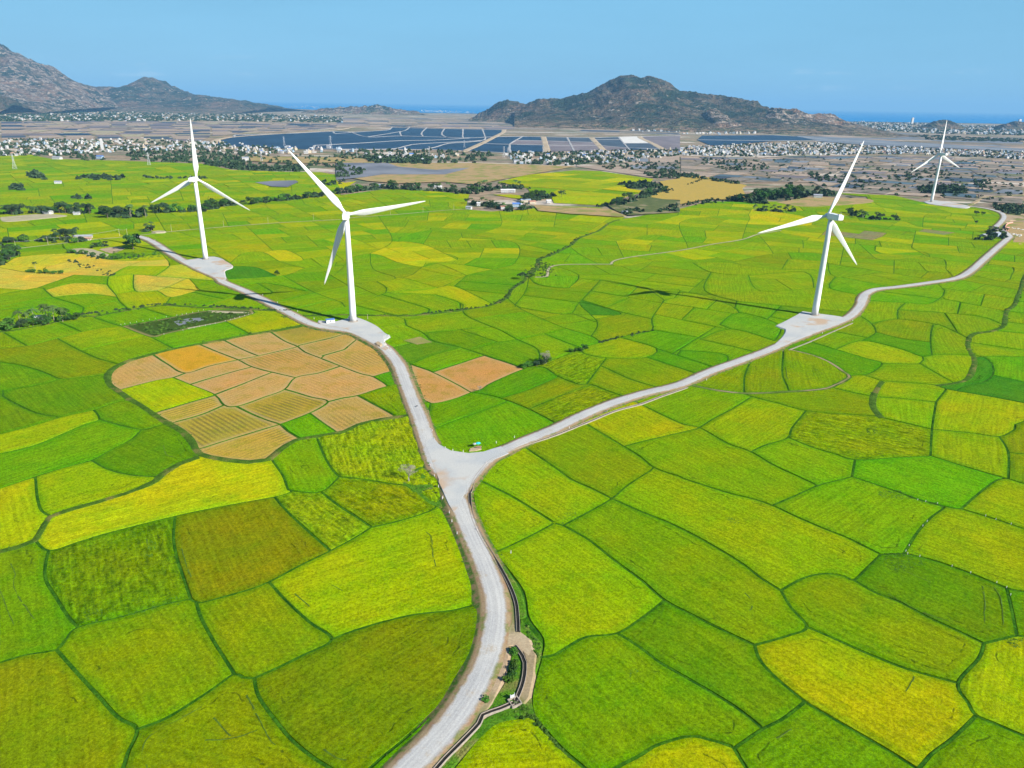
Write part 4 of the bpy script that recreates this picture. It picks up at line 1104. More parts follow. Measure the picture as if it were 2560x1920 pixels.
# ------------------------------------------------------------------ trees
def add_shade(me,vals):
    me.attributes.new('shade','FLOAT','FACE').data.foreach_set('value',np.array(vals,np.float32))
def crown_mesh(seed,n,lobes,leaf,mat,top=None):
    """leaf-sized faces through the volume of several uneven lobes; unit: metres for a tree of height 1 scaled later"""
    r=np.random.default_rng(seed); V=[];F_=[];sh=[]
    for i in range(n):
        l=lobes[r.integers(len(lobes))]
        d=r.normal(size=3); d/=np.linalg.norm(d); 
        if d[2]<-.5: d[2]*=-.6
        rr=r.uniform(.55,1.0)**.6; c=np.array(l[:3])+d*rr*np.array([l[3],l[3],l[4]])
        s=leaf*r.uniform(.6,1.5); nrm=d*.8+r.normal(size=3)*.55; nrm/=np.linalg.norm(nrm)
        u=np.cross(nrm,r.normal(size=3)); u/=np.linalg.norm(u); v=np.cross(nrm,u)
        b=len(V); V+=[tuple(c-u*s),tuple(c+v*s*.8-u*.1*s),tuple(c+u*s+v*.15*s),tuple(c-v*s*.7)]; F_.append((b,b+1,b+2,b+3)); sh.append(float(np.clip(r.normal(.5,.3),0,1)))
    me=mesh('crown',V,F_,mat); add_shade(me,sh); return me
def trunk_mesh(seed,h,r0,mat,limbs,spread):
    r=random.Random(seed); m=MB(); m.tube([(0,0,-.02),(r.uniform(-.02,.02),0,h*.5),(r.uniform(-.04,.04),r.uniform(-.03,.03),h)],[r0,r0*.75,r0*.5],6)
    for k in range(limbs):
        a=2*math.pi*k/limbs+r.uniform(-.4,.4); z=h*r.uniform(.6,1.0); e=(math.cos(a)*spread,math.sin(a)*spread,z+spread*r.uniform(.5,1.1))
        m.tube([(0,0,z),(e[0]*.5,e[1]*.5,z+(e[2]-z)*.6),e],[r0*.45,r0*.3,r0*.12],4)
    return m.me('trunk',mat)
def lobes(seed,k,wide,zc,zr):
    r=random.Random(seed); L_=[(0,0,zc,wide*.72,zr)]
    for i in range(k):
        a=2*math.pi*i/k+r.uniform(-.5,.5); d=wide*r.uniform(.35,.75); q=wide*r.uniform(.32,.52); L_.append((math.cos(a)*d,math.sin(a)*d,zc+r.uniform(-.55,.75)*zr,q,q*r.uniform(.6,.85)))
    return L_
TREES={}
TREES['round']=[(trunk_mesh(1+k,.34,.035,M['bark'],5,.2),crown_mesh(10+k,1500,lobes(20+k,7,.52,.53,.40),.036,M['leaf'])) for k in range(3)]
TREES['broad']=[(trunk_mesh(4+k,.4,.028,M['bark'],5,.3),crown_mesh(30+k,950,lobes(40+k,7,.6,.60,.28),.036,M['leafd'])) for k in range(3)]
TREES['tall']=[(trunk_mesh(7+k,.55,.022,M['bark'],5,.14),crown_mesh(50+k,750,lobes(60+k,6,.30,.66,.30),.034,M['leafd'])) for k in range(2)]
TREES['shrub']=[(trunk_mesh(9+k,.3,.04,M['bark'],4,.3),crown_mesh(70+k,420,lobes(80+k,6,.68,.48,.42),.075,M['leafg' if k else 'leaf'])) for k in range(3)]
def palm_mesh(seed):
    r=random.Random(seed); V=[];F_=[];sh=[]
    for k in range(17):
        a=2*math.pi*k/17*2.62; el=r.uniform(-.1,1.1); L_=r.uniform(.30,.38); pts=[]
        for i in range(6):
            t=i/5; rr=L_*t*math.cos(el*.8-t*.3); z=.92+L_*(math.sin(el)*t-.75*t*t); pts.append((rr*math.cos(a),rr*math.sin(a),z))
        sx,sy=-math.sin(a),math.cos(a)
        for i in range(5):
            p,q=pts[i],pts[i+1]; w0=.055*math.sin(math.pi*(i+.35)/5.6)+.008; w1=.055*math.sin(math.pi*(i+1.0)/5.6)+.004; dz=-.028
            for s_ in (-1,1):
                b=len(V); V+=[p,q,(q[0]+s_*sx*w1,q[1]+s_*sy*w1,q[2]+dz),(p[0]+s_*sx*w0,p[1]+s_*sy*w0,p[2]+dz)]; F_.append((b,b+1,b+2,b+3)); sh.append(r.uniform(.1,1))
    me=mesh('crown',V,F_,M['palm']); add_shade(me,sh); m=MB(); m.tube([(0,0,-.02),(.02,0,.3),(.03,.01,.6),(0,0,.93)],[.022,.017,.014,.013],6); return m.me('trunk',M['pbark']),me
TREES['palm']=[palm_mesh(k) for k in range(3)]
def crown_join(tw,seed):
    c=crown_mesh(seed,1500,lobes(seed,7,.42,.70,.27),.011,M['twig']); v=[tuple(q.co) for q in c.vertices]; f=[tuple(p.vertices) for p in c.polygons]; tw.add(v,f); return tw.me('crown',M['twig'])
def bare_mesh(seed,n=5):
    r=random.Random(seed); m=MB(); tw=MB()
    def br(mb,p,d,L_,rad,dep):
        e=p+d*L_; mb.tube([p,p+d*L_*.5+Vector((r.uniform(-1,1),r.uniform(-1,1),0))*L_*.06,e],[rad,rad*.8,rad*.6],3 if dep>1 else 5,cap=False)
        if dep>=5: return
        for k in range(3 if dep<4 else 4):
            nd=(d+Vector((r.uniform(-1,1),r.uniform(-1,1),r.uniform(-.25,.7)))*.85).normalized(); br(tw if dep>=1 else m,e,nd,L_*r.uniform(.58,.8),max(rad*.55,.0035),dep+1)
    br(m,Vector((0,0,0)),Vector((.05,0,1)),.28,.035,0); return m.me('trunk',M['twig']),crown_join(tw,seed)
TREES['bare']=[bare_mesh(3),bare_mesh(8)]
TREENAME=dict(round='round_tree',broad='broad_tree',tall='tall_tree',shrub='shrub',palm='palm_tree',bare='bare_tree')
tcount=[0]
def tree(kind,xy,h,label,group=None,rz=None,cat=None,z=0.0,wd=1.0):
    v=TREES[kind][rnd.randrange(len(TREES[kind]))]; r=rnd.uniform(0,6.28) if rz is None else rz
    t=empty(TREENAME[kind],(xy[0],xy[1],z),r); tag(t,label,cat or ('shrub' if kind=='shrub' else 'palm' if kind=='palm' else 'tree'),group)
    for nm,me in zip(('trunk','crown'),v): obj(nm,me,t,sc=(h*wd,h*wd,h))
    tcount[0]+=1; return t
ROWFILL=[]
def row(kinds,txt,n,h0,h1,jit,label,group):
    pts=world_line(parse_poly(txt),0,6); L_=len(pts)
    if pts[0][1]>640:
        h0*=1.15; h1*=1.2; D_=sum(math.hypot(b[0]-a[0],b[1]-a[1]) for a,b in zip(pts[:-1],pts[1:]))
        for k in range(int(D_/4.5)):
            a=pts[rnd.randrange(L_)]; h=rnd.uniform(.3,.75)*h1; ROWFILL.append((a[0]+rnd.gauss(0,jit*.8),a[1]+rnd.gauss(0,jit*.9),h,h*rnd.uniform(.8,1.2)))
    for k in range(n):
        i=(k+rnd.uniform(.1,.9))/n*(L_-1); a=pts[int(i)]; kd=kinds[rnd.randrange(len(kinds))]
        tree(kd,(a[0]+rnd.gauss(0,jit),a[1]+rnd.gauss(0,jit)),rnd.uniform(h0,h1)*(1.15 if kd=='palm' else 1),label.replace('tree','palm') if kd=='palm' and False else label,group)
# single ones
tree('round',at('D',857,474),20,'big round dark green tree standing alone beside the road left of the leftmost turbine',wd=1.1)
tree('round',at('D',1785,640),5.5,'small lone round tree on a bund between the two left turbines')
tree('bare',at('P',690,930),8.6,'leafless grey tree in the grass left of the road junction',wd=1.25)
tree('bare',at('T',850,510),9.5,'tall leafless pale tree in the thicket above the orange stubble paddy')
tree('broad',at('E',1195,668),8.5,'spreading green tree leaning over the bend of the dyke track in the middle distance')
tree('shrub',at('E',1262,655),5.5,'rounder bush just right of the spreading tree at the dyke bend')
tree('shrub',at('O',700,1440),1.9,'small green bush alone on the dirt shoulder near the bottom of the road',wd=1.2)
tree('bare',at('H',925,615),4.0,'small grey leafless bush at the corner between the two orange stubble paddies')
tree('bare',at('O',1250,1500),1.6,'tuft of dry grey twigs below the sluice box')
tree('round',at('C',310,725),10,'tree beside a tiny white hut at the edge of the golden field')
tree('palm',at('D',230,600),8,'short palm rising from the bush row in the golden paddies')
tree('broad',at('Q',880,210),9,'first of two dark trees inside the far road bend'); tree('round',at('Q',1060,225),8,'second, rounder dark tree inside the far road bend')
tree('tall',at('Q',880,480),8,'single dark tree casting a long shadow at the far paddy edge')
row(['shrub'],'O 1230,560 1260,760 1170,900 1180,1020 1110,1080 1220,1150',11,1.4,2.6,.7,'dark leafy bush in the patch between road and canal at the bottom','bushes between the road and the canal')
row(['shrub','broad'],'T 380,590 520,560 640,560 760,530 900,470 1040,420',12,3,5.2,1.0,'dark bush in the thicket above the orange stubble paddy','bushes of the thicket above the orange stubble')
row(['shrub'],'T 1430,215 1560,200 1700,200 1950,85',6,2.8,4.5,.8,'dark bush in the short row right of the thicket','bushes right of the thicket')
row(['shrub'],'P 1180,300 1230,700 1380,1100 1500,1400',5,.9,1.5,.4,'low bush on the verge beside the leafless tree','verge bushes by the leafless tree')
row(['palm'],'R 560,730 1090,600 1320,600 1440,600 1600,590',7,9,12,2.0,'palm in the clump around the small white house at the left edge','palms around the house at the left edge')
row(['round','broad','shrub'],'R -100,820 60,790 200,780 350,770 650,700 800,690 1000,660 1250,640 1500,610 1700,560 1850,530',16,5,10,1.6,'leafy tree in the clump around the small white house at the left edge','leafy trees around the house at the left edge')
row(['shrub'],'G 540,140 700,115 840,95 1000,70 1100,62',8,1.6,3.0,.8,'bush along the dyke right of the palm clump','bushes along the dyke right of the palm clump')
row(['shrub','broad'],'S -60,300 100,240 380,235 700,240 950,240 1100,230',17,4,8,4,'tree in the long row behind the roadside at the far left','row of trees behind the roadside at the left')
row(['broad'],'S 860,210 1000,200',3,11,14,3,'taller tree above the grey shed at the left','taller trees by the grey shed')
row(['round','broad'],'S -40,560 30,520 90,470 150,440 200,410 100,380',8,6,11,3,'tree in the clump cut by the left edge','clump cut by the left edge')
row(['shrub'],'S 380,640 560,650 700,655 900,650',11,2,4,1,'bush in the hedge running through the golden paddies','hedge in the golden paddies')
row(['shrub'],'S 900,380 1120,400 1180,430 1300,450 1500,460 1800,440 2100,400',12,2.5,4.5,2,'bush around the bare plots near the big round tree','bushes around the bare plots')
row(['shrub','broad'],'S 1200,320 1300,300 1430,290',4,4,6,2,'bush behind the bare plots near the big round tree','bushes behind the bare plots')
row(['broad','palm'],'S 1920,100 2000,90 2060,80',5,6,9,2,'tree beside the earth heap where the lane meets the road','trees by the earth heap')
row(['round','broad','tall'],'D 60,245 250,238 400,240 550,240 700,245',24,9,15,6,'dark tree in the dense row crossing the left paddies','dense tree row in the left paddies')
row(['round','broad','palm'],'D 740,262 850,265 960,258',11,10,15,6,'dark tree in the clump left of the leftmost tower','clump left of the leftmost tower')
row(['round','broad','shrub'],'D 990,235 1130,235 1300,225 1400,200 1480,190',16,8,14,5,'dark tree in the row passing behind the leftmost tower','trees passing behind the leftmost tower')
row(['broad','shrub'],'D 1500,195 1650,175 1800,160 2000,140 2212,110 E 150,95 380,70',34,6,12,5,'dark tree in the long line running right from the leftmost turbine','long tree line right of the leftmost turbine')
row(['palm','round','broad'],'B 380,855 500,862 700,870 860,885 900,870 1050,850 1230,850',26,9,14,10,'tree of the hamlet grove behind the middle paddies','hamlet grove trees')
row(['round','broad','palm'],'U 280,330 500,360 700,380 900,440 1080,500 1350,470 1550,420',14,7,11,5,'tree among the hamlet houses','trees among the hamlet houses')
row(['round','broad'],'B 1225,935 1300,915 1390,900',9,9,14,8,'dark tree at the right end of the hamlet','trees at the right end of the hamlet')
row(['round','broad','palm'],'B 1720,965 1800,955 1900,930 1990,900 2130,862',20,8,13,10,'tree in the line beside the far yellow field','line beside the far yellow field')
row(['round','tall'],'C 420,735 500,728 600,712 700,702 800,690 930,690',30,13,20,14,'tall dark tree of the wood right of centre','wood behind the right-hand paddies')
row(['broad','palm'],'C 465,785 560,795 650,795 740,790',12,6,9,4,'tree of the small grove in the yellow paddies at the right','small grove in the yellow paddies')
row(['broad','palm','shrub'],'C 1085,805 1150,830 1230,845 1330,845 1390,850',16,5,9,5,'tree of the grove behind the right-hand turbine','grove behind the right-hand turbine')
row(['round','broad','palm'],'Q 900,880 1100,900 1250,880 1350,820 1250,720 1400,640 1650,720 1600,850',14,5,8,2,'tree around the house by the far bend of the road','trees round the house by the far bend')
print('trees',tcount[0])

# ------------------------------------------------------------------ far greenery: one mass, leaf clumps joined
def clump_template(seed,n=26):
    r=np.random.default_rng(seed); V=[];F_=[]
    for i in range(n):
        d=r.normal(size=3); d/=np.linalg.norm(d); d[2]=abs(d[2])*.9+.05; c=d*np.array([.5,.5,.85])*r.uniform(.6,1); s=.3*r.uniform(.6,1.3)
        nn=d*.7+r.normal(size=3)*.5; nn/=np.linalg.norm(nn); u=np.cross(nn,[.3,.5,.8]); u/=np.linalg.norm(u); v=np.cross(nn,u); b=len(V)
        V+=[c-u*s,c+v*s*.8,c+u*s,c-v*s*.8]; F_.append((b,b+1,b+2,b+3))
    return np.array(V),np.array(F_)
def scatter_mass(name,spots,mat,label=None,cat=None,n=26,kind='stuff'):
    T=[clump_template(k,n) for k in range(5)]; Vs=[];Fs=[];sh=[];b=0; r=np.random.default_rng(5)
    for x,y,h,w_ in spots:
        v,f=T[int(r.integers(5))]; a=r.uniform(0,6.28); c,s=math.cos(a),math.sin(a)
        q=np.stack([(v[:,0]*c-v[:,1]*s)*w_+x,(v[:,0]*s+v[:,1]*c)*w_+y,v[:,2]*h],1); Vs.append(q); Fs.append(f+b); b+=len(v); sh.append(np.clip(r.normal(.5,.3,len(f)),0,1))
    V=np.vstack(Vs); F_=np.vstack(Fs); me=bpy.data.meshes.new(name); me.vertices.add(len(V)); me.vertices.foreach_set('co',V.ravel())
    me.loops.add(F_.size); me.loops.foreach_set('vertex_index',F_.ravel().astype(np.int32)); me.polygons.add(len(F_)); me.polygons.foreach_set('loop_start',np.arange(0,F_.size,4,dtype=np.int32)); me.update(calc_edges=True)
    me.materials.append(mat); add_shade(me,np.concatenate(sh)); return tag(obj(name,me),label,cat,None,kind)
def in_poly(txt,n,sq=1.0):
    """n random spots in a sighted region, even over the picture so that far ground is filled like near ground"""
    P=parse_poly(txt); xs=[p[0] for p in P]; ys=[p[1] for p in P]; out=[]; tries=0
    while len(out)<n and tries<n*40:
        tries+=1; q=(rnd.uniform(min(xs),max(xs)),rnd.uniform(min(ys),max(ys)))
        if inside(q,P): out.append(gnd(q))
    return out
def in_poly_w(txt,n):
    P=[gnd(p) for p in parse_poly(txt)]; xs=[p[0] for p in P]; ys=[p[1] for p in P]; out=[]; tries=0
    while len(out)<n and tries<n*60:
        tries+=1; q=(rnd.uniform(min(xs),max(xs)),rnd.uniform(min(ys),max(ys)))
        if inside(q,P): out.append(q)
    return out
V1='A 0,690 400,690 1200,700 1500,715 1950,760 1700,790 1300,765 850,765 560,785 200,800 0,800'
V2='B 1080,622 1350,625 1700,612 2212,600 2212,640 1850,690 1500,705 1150,695'
V3='C 0,385 300,362 900,352 1200,372 1700,392 2212,412 2212,462 1500,425 900,432 350,442 0,432'
V4='C 1050,216 1500,226 2212,252 2212,305 1700,295 1100,265'
V5='A 0,520 700,510 1500,520 2212,545 2212,582 1200,572 0,575'
V6='A 1700,470 2050,478 2050,492 1720,484'; V7='B 540,350 700,352 920,366 700,366 560,360'
spots=list(ROWFILL)
for txt,n,h0,h1,j in (('E 560,888 900,850 1010,828 1100,782 1130,728 1200,682',130,.8,2.0,1.3),('E 1240,640 1290,590 1310,535 1400,500 1500,450 1560,400 1650,368',90,1.0,2.4,1.8),('F 0,60 60,55 130,30 240,20',40,2,5,3),('E 1250,610 1330,560 1370,600 1340,650',70,.8,1.8,3),('D 450,545 700,640 740,630',30,1,3,3),('D 500,895 830,855 1050,828 1500,848 1850,872',150,.9,2.4,1.2),('H 1700,300 1900,250 2030,225',50,.8,2,1.0)):
    PL=world_line(parse_poly(txt),0,3)
    for k in range(n): a=PL[rnd.randrange(len(PL))]; spots.append((a[0]+rnd.gauss(0,j),a[1]+rnd.gauss(0,j),rnd.uniform(h0,h1),rnd.uniform(h0,h1)*1.3))
def addm(pts,h0,h1,wf=1.0): spots.extend((p[0],p[1],rnd.uniform(h0,h1),rnd.uniform(h0,h1)*wf) for p in pts)
addm(in_poly(V1,560),6,11,1.1); addm(in_poly(V2,420),7,12); addm(in_poly(V3,800),5,10,1.2); addm(in_poly(V4,900),9,16,1.6); addm(in_poly(V5,1500),9,16,1.8)
addm(in_poly('A 820,770 1200,765 1500,775 1650,800 1560,860 1450,880 1300,850 900,830 820,820',260),8,13); addm(in_poly('A 1340,855 1560,850 2050,880 1900,900 1560,890',110),8,13)
addm(in_poly('A 1500,800 2212,790 2212,880 1900,860 1600,850',90),6,11)
addm(in_poly('B 0,610 500,600 1000,620 1060,650 900,690 400,690 0,660',230),7,13); addm(in_poly('B 200,660 480,650 620,650 600,700 450,695 220,690',120),10,18)
addm(in_poly('B 0,690 190,740 150,770 0,790',50),7,11)
addm(in_poly('B 1650,690 2212,680 2212,740 1750,730',80),6,10); addm(in_poly('B 1810,830 1950,815 2090,835 2085,860 1900,850',60),8,12); addm(in_poly('B 1970,760 2100,735 2212,760 2212,790 2050,785',60),7,11)
addm(in_poly('B 2060,980 2190,970 2200,1010 2080,1010',20),6,9); addm(in_poly('B 1820,1005 1950,985 1980,1010 1850,1025',20),6,9)
addm(in_poly('C 0,550 60,550 170,580 400,615 350,625 150,590 0,580',70),6,10); addm(in_poly('C 130,450 500,470 600,520 300,535 130,490',90),6,10)
addm(in_poly('C 780,540 1100,560 1200,620 850,600',60),5,9); addm(in_poly('C 1350,520 1700,520 1800,560 1400,600',70),5,9); addm(in_poly('C 1530,640 1820,630 1830,680 1560,680',130),6,11)
addm(in_poly('C 2010,750 2212,760 2212,830 2050,800',90),5,8); addm(in_poly('C 1890,590 1990,600 2000,650 1900,640',30),6,9)
addm(in_poly('C 440,430 2212,480 2212,740 1400,690 900,640 450,600',330),3,7,1.5); addm(in_poly('C 1500,300 2212,330 2212,350 1600,335',240),6,12,2)
addm(in_poly('A 180,920 250,915 340,955 200,950',14),10,15); addm(in_poly('A 460,935 600,925 800,940 780,955 480,955',40),8,12)
addm(in_poly('A 60,990 160,1000 150,1020 80,1015',12),8,12); addm(in_poly('D 470,135 560,130 600,150 480,155',12),6,9); addm(in_poly('A 900,930 1050,935 1350,940 1300,950 950,945',30),5,8)
addm(in_poly('D 2000,50 2212,30 2212,60 2050,65',20),6,10); addm(in_poly('A 200,780 560,785 700,820 560,830 380,800',50),6,10); addm(in_poly('C 60,735 200,715 430,720 200,745 0,765',40),3,6)
addm(in_poly('B 1400,425 1900,420 2150,450 1900,440',100),8,14,1.5); addm(in_poly('C 150,275 700,260 1100,270 1100,300 700,290',200),6,12,1.5)
scatter_mass('distant_trees',spots,M['leafd'],'dark far-off trees massed among the villages and ponds','trees',22)
# tufts of grass and weeds on the dykes near the camera
tuft=[]
for kd,pts in lines:
    if kd in 'wpd':
        for q in world_line(pts,0,3.2):
            u=unproj(*q)
            if -60<u[0]<2620 and u[1]>600 and rnd.random()<(.9 if kd=='w' else .25):
                s_=rnd.uniform(.5,1.5)*(1.35 if kd=='w' and u[1]<900 else .8); d=rnd.choice((-1,1))*rnd.uniform(1.4,2.8); tuft.append((q[0]+d,q[1]+rnd.uniform(-1,1),s_*.8,s_*1.2))
for W_,a in ((ROADW[0],5.9),(ROADW[1],5.6)):
    for i in range(0,len(W_)-1):
        if not (60<W_[i][1]<1500): continue
        d=(W_[i+1][0]-W_[i][0],W_[i+1][1]-W_[i][1]); L_=math.hypot(*d) or 1
        for s_ in (-1,1):
            if rnd.random()<.85: h=rnd.uniform(.3,.9); o_=a+rnd.uniform(0,2.6); tuft.append((W_[i][0]-d[1]/L_*o_*s_,W_[i][1]+d[0]/L_*o_*s_,h,h*1.7))
for txt,n in (('K 1160,800 1210,880 1270,960 1240,1100 1215,1240 1235,1100 1200,920',46),('K 1225,1350 1300,1450 1400,1560 1480,1640 1380,1560 1280,1450 1200,1370',60),('K 1145,1300 1215,1300 1200,1380 1120,1370',24),('G 830,190 1030,155 1330,100 1600,100 1620,110 1250,200 970,262',150),('H 500,1120 600,1140 K 690,150 560,60 505,40',50),('D 550,505 700,490 1010,485 1060,520 900,540 700,535',80),('E 1260,600 1350,570 1360,640 1290,660',50)):
    for p in in_poly(txt,n): h=rnd.uniform(.35,1.1)*(1 if txt[0] in 'KH' else 2); tuft.append((p[0],p[1],h,h*1.6))
clump=[]
for txt,n in (('L 1390,425 1560,430 1650,490 1500,545 1385,500',210),('L 1370,70 1480,60 1600,110 1500,125 1380,110',130),('L 2100,930 2210,915 2210,970 2150,975',90),('L 1600,115 1720,140 1740,160 1620,140',50),('K 1370,215 1450,170 1480,200 1400,255',60),('L 490,215 570,240 560,260 500,240',26),('I 800,500 900,450 960,500 880,560 810,550',60),('I 1200,840 1350,860 1340,900 1200,890',60),('K 1750,1090 1830,1100 1820,1140 1770,1140',30),('J 820,350 900,360 880,460 830,440',40),('J 500,720 900,690 1080,680 1060,720 700,800 480,830',130)):
    for p in in_poly(txt,n): h=rnd.uniform(.35,.75); clump.append((p[0],p[1],.45+h*.6,h*1.5))
scatter_mass('flattened_rice_tufts',clump,M['leafg'],'torn, flattened tufts of rice inside the paddies','rice tufts',12)
scatter_mass('dyke_weeds',tuft,M['leafg'],'rough grass and weeds along dykes and road banks','weeds',14)

# ------------------------------------------------------------------ buildings
def house(name,xy,rz,w_,d_,h_,wall,roof,label,cat='house',group=None,flat_roof=False,win=3,rise=None,z=.1):
    t=empty(name,(xy[0],xy[1],z),rz); tag(t,label,cat,group)
    m=MB(); m.box((0,0,h_/2),(w_,d_,h_)); wl=obj('wall',m.me('wall',M[wall]),t)
    m=MB(); o_=.5; r=rise if rise is not None else d_*.22
    if flat_roof: m.box((0,0,h_+.15),(w_+.5,d_+.5,.3)); m.box((0,d_/2,h_+.55),(w_+.5,.2,.5)); m.box((0,-d_/2,h_+.55),(w_+.5,.2,.5))
    else:
        a,b=w_/2+o_,d_/2+o_; z0=h_-.05
        m.add([(-a,-b,z0),(a,-b,z0),(a,b,z0),(-a,b,z0),(-a,0,z0+r),(a,0,z0+r),(-a,-b,z0+.14),(a,-b,z0+.14),(a,b,z0+.14),(-a,b,z0+.14)],[(0,3,2,1),(6,7,5,4),(8,9,4,5),(0,1,7,6),(2,3,9,8),(0,6,4,9,3),(1,2,8,5,7)])
    obj('roof',m.me('roof',M[roof]),t)
    m=MB(); m.box((0,-d_/2-.03,1.05),(1.0,.08,2.1)); obj('door',m.me('door',M['roof_g']),t)
    for k in range(win):
        x=(-w_/2)+(k+.5)*w_/win
        if abs(x)<.9: continue
        m=MB(); m.box((x,-d_/2-.03,h_*.52),(.95,.07,.95)); wn=obj('window',m.me('window',M['wall_w']),t); m=MB(); m.box((x,-d_/2-.075,h_*.52),(.75,.03,.75)); obj('pane',m.me('pane',M['glass']),wn)
    return t
house('small_house',at('R',950,560),.5,7,5,3.2,'wall_w','roof_w','small white house with a pale roof inside the palm clump at the left edge')
house('shed',at('S',1100,190),.25,20,7,3.0,'wall_c','roof_t','long low shed with a pale roof beside the roadside trees at the left','shed')
house('small_house',at('S',1160,215),.25,7,5,2.4,'wall_c','roof_r','brown hut below the long pale shed at the left','hut')
house('farmhouse',at('Q',1430,790),.7,11,8,5.0,'wall_b','roof_t','blue-grey farmhouse with a pale roof by the far bend of the road','house')
house('shed',at('Q',1090,785),.6,9,5,2.6,'wall_w','roof_t','low pale-roofed shed left of the farmhouse by the far bend','shed')
U_=[('U',275,455,9,7,4,'wall_w','roof_t','white house with a grey roof at the left end of the hamlet'),('U',480,380,6,6,5,'wall_w','roof_w','narrow white house in the hamlet grove'),('U',1000,450,9,7,4.2,'wall_w','roof_r','white house with a brown roof at the front of the hamlet'),
('U',1290,400,14,10,5,'wall_b','roof_b','house with a bright blue roof in the hamlet'),('U',1370,400,6,8,4.5,'wall_w','roof_w','white annex touching the blue-roofed house'),('U',1480,300,18,8,4,'wall_c','roof_g','long dark-roofed barn behind the blue-roofed house'),('U',1620,330,12,8,3.6,'wall_c','roof_r','low brown barn at the right of the hamlet yard'),
('U',1970,320,8,7,4.5,'wall_w','roof_w','white house alone right of the hamlet'),('U',1030,95,14,8,5,'wall_w','roof_w','left one of two white sheds in front of the grove'),('U',1170,95,16,8,5,'wall_w','roof_w','right one of two white sheds in front of the grove'),
('B',285,845,14,9,5,'wall_w','roof_g','white house half hidden at the left of the grove'),('B',655,858,16,10,6,'wall_w','roof_w','pale house with a broad roof left of the hamlet'),('C',885,705,16,9,5,'wall_w','roof_t','white farm building beside the wood at the right'),('C',305,718,5,4,3,'wall_w','roof_w','tiny white hut at the edge of the golden field'),
('B',1160,640+50,16,12,8,'wall_w','roof_t','white block at the left end of the middle village'),('A',370,820,24,12,6,'wall_w','roof_t','grey farm compound standing in the far left paddies'),('A',645,815,18,11,7,'wall_b','roof_b','blue-roofed building in the far left paddies'),('A',235,775,22,14,9,'wall_w','roof_w','large white gabled building at the near edge of the left village'),
('A',375,975,12,8,4,'wall_w','roof_t','small pale farmhouse below the trees at the far left'),('D',310,245,12,8,4,'wall_w','roof_t','small pale house in front of the dense tree row at the left'),('D',495,250,8,6,3.5,'wall_w','roof_t','tiny house right of it in front of the dense tree row'),('A',1580,830,18,14,9,'wall_w','roof_t','white house by the woods right of the leftmost turbine'),('E',1855,245,9,6,4,'wall_w','roof_t','small white house where the dyke track meets the trees')]
for a in U_: house('farmhouse',at(a[0],a[1],a[2]),rnd.uniform(-.3,.5),a[3],a[4],a[5],a[6],a[7],a[8])
# the blue-roofed cabin at the foot of the turbine
c=at('V',425,610,1.1); t=empty('site_cabin',(c[0],c[1],1.1),.42); tag(t,'white cabin with a blue roof and a dark blue end beside the turbine foot','cabin')
m=MB(); m.box((0,0,1.25),(6.6,2.8,2.5)); obj('wall',m.me('wall',M['roof_w']),t); m=MB(); m.add([(-3.5,-1.7,2.5),(3.5,-1.7,2.5),(3.5,1.7,2.75),(-3.5,1.7,2.75),(-3.5,-1.7,2.62),(3.5,-1.7,2.62),(3.5,1.7,2.87),(-3.5,1.7,2.87)],[(3,2,1,0),(4,5,6,7),(0,1,5,4),(1,2,6,5),(2,3,7,6),(3,0,4,7)]); obj('roof',m.me('roof',M['roof_b']),t)
m=MB(); m.box((-3.34,0,1.2),(.08,2.4,2.2)); obj('door',m.me('door',M['navy']),t)
for k in range(3): m=MB(); m.box((2.0+.55*k-.9,-1.43,1.3),(.12,.06,2.3)); obj('trim',m.me('trim',M['pink' if k%2 else 'roof_b']),t)
m=MB(); m.box((.0,-1.43,1.5),(1.2,.06,.8)); obj('window',m.me('window',M['glass']),t)
c=at('V',870,540,1.1); t=empty('equipment_cabinet',(c[0],c[1],1.1),0); tag(t,'small pale equipment cabinet just left of the middle turbine tower','cabinet'); m=MB(); m.box((0,0,1.3),(1.6,1.6,2.6)); obj('cabinet_body',m.me('cabinet_body',M['wall_w']),t); m=MB(); m.box((0,0,2.66),(1.8,1.8,.12)); obj('lid',m.me('lid',M['grey']),t)
# roadside stall at the junction
c=at('N',1440,1010,.9); t=empty('parasol',(c[0],c[1],.9)); tag(t,'turquoise parasol shading the roadside stall above the junction','parasol')
def cone(m,r,z0,z1,n=8):
    m.add([(r*math.cos(2*math.pi*k/n),r*math.sin(2*math.pi*k/n),z0) for k in range(n)]+[(0,0,z1)],[(k,(k+1)%n,n) for k in range(n)]+[tuple((k+1)%n for k in range(n-1,-1,-1))])
m=MB(); cone(m,1.35,2.1,2.65); obj('canopy',m.me('canopy',M['turq']),t); m=MB(); m.tube([(0,0,0),(0,0,2.3)],.04); obj('pole',m.me('pole',M['grey']),t)
c=at('N',1380,1015,.9); t=empty('parasol',(c[0],c[1],.9)); tag(t,'cream parasol beside the turquoise one at the roadside stall','parasol')
m=MB(); cone(m,1.05,1.9,2.4); obj('canopy',m.me('canopy',M['wall_w']),t); m=MB(); m.tube([(0,0,0),(0,0,2.0)],.04); obj('pole',m.me('pole',M['grey']),t)
c=at('N',1450,1030,.9); t=empty('stall_table',(c[0],c[1],.9),.2); tag(t,'low brown stall table under the parasols','table')
m=MB(); m.box((0,0,.75),(3.0,1.0,.08)); obj('table_top',m.me('table_top',M['roof_r']),t)
for x in (-1.3,1.3):
    for y in (-.4,.4): m=MB(); m.box((x,y,.36),(.07,.07,.72)); obj('leg',m.me('leg',M['dgrey']),t)
patch('stall_floor','N 1290,1040 1380,1015 1490,1010 1500,1045 1400,1075 1290,1080',.95,M['rdirt'],.3,False)
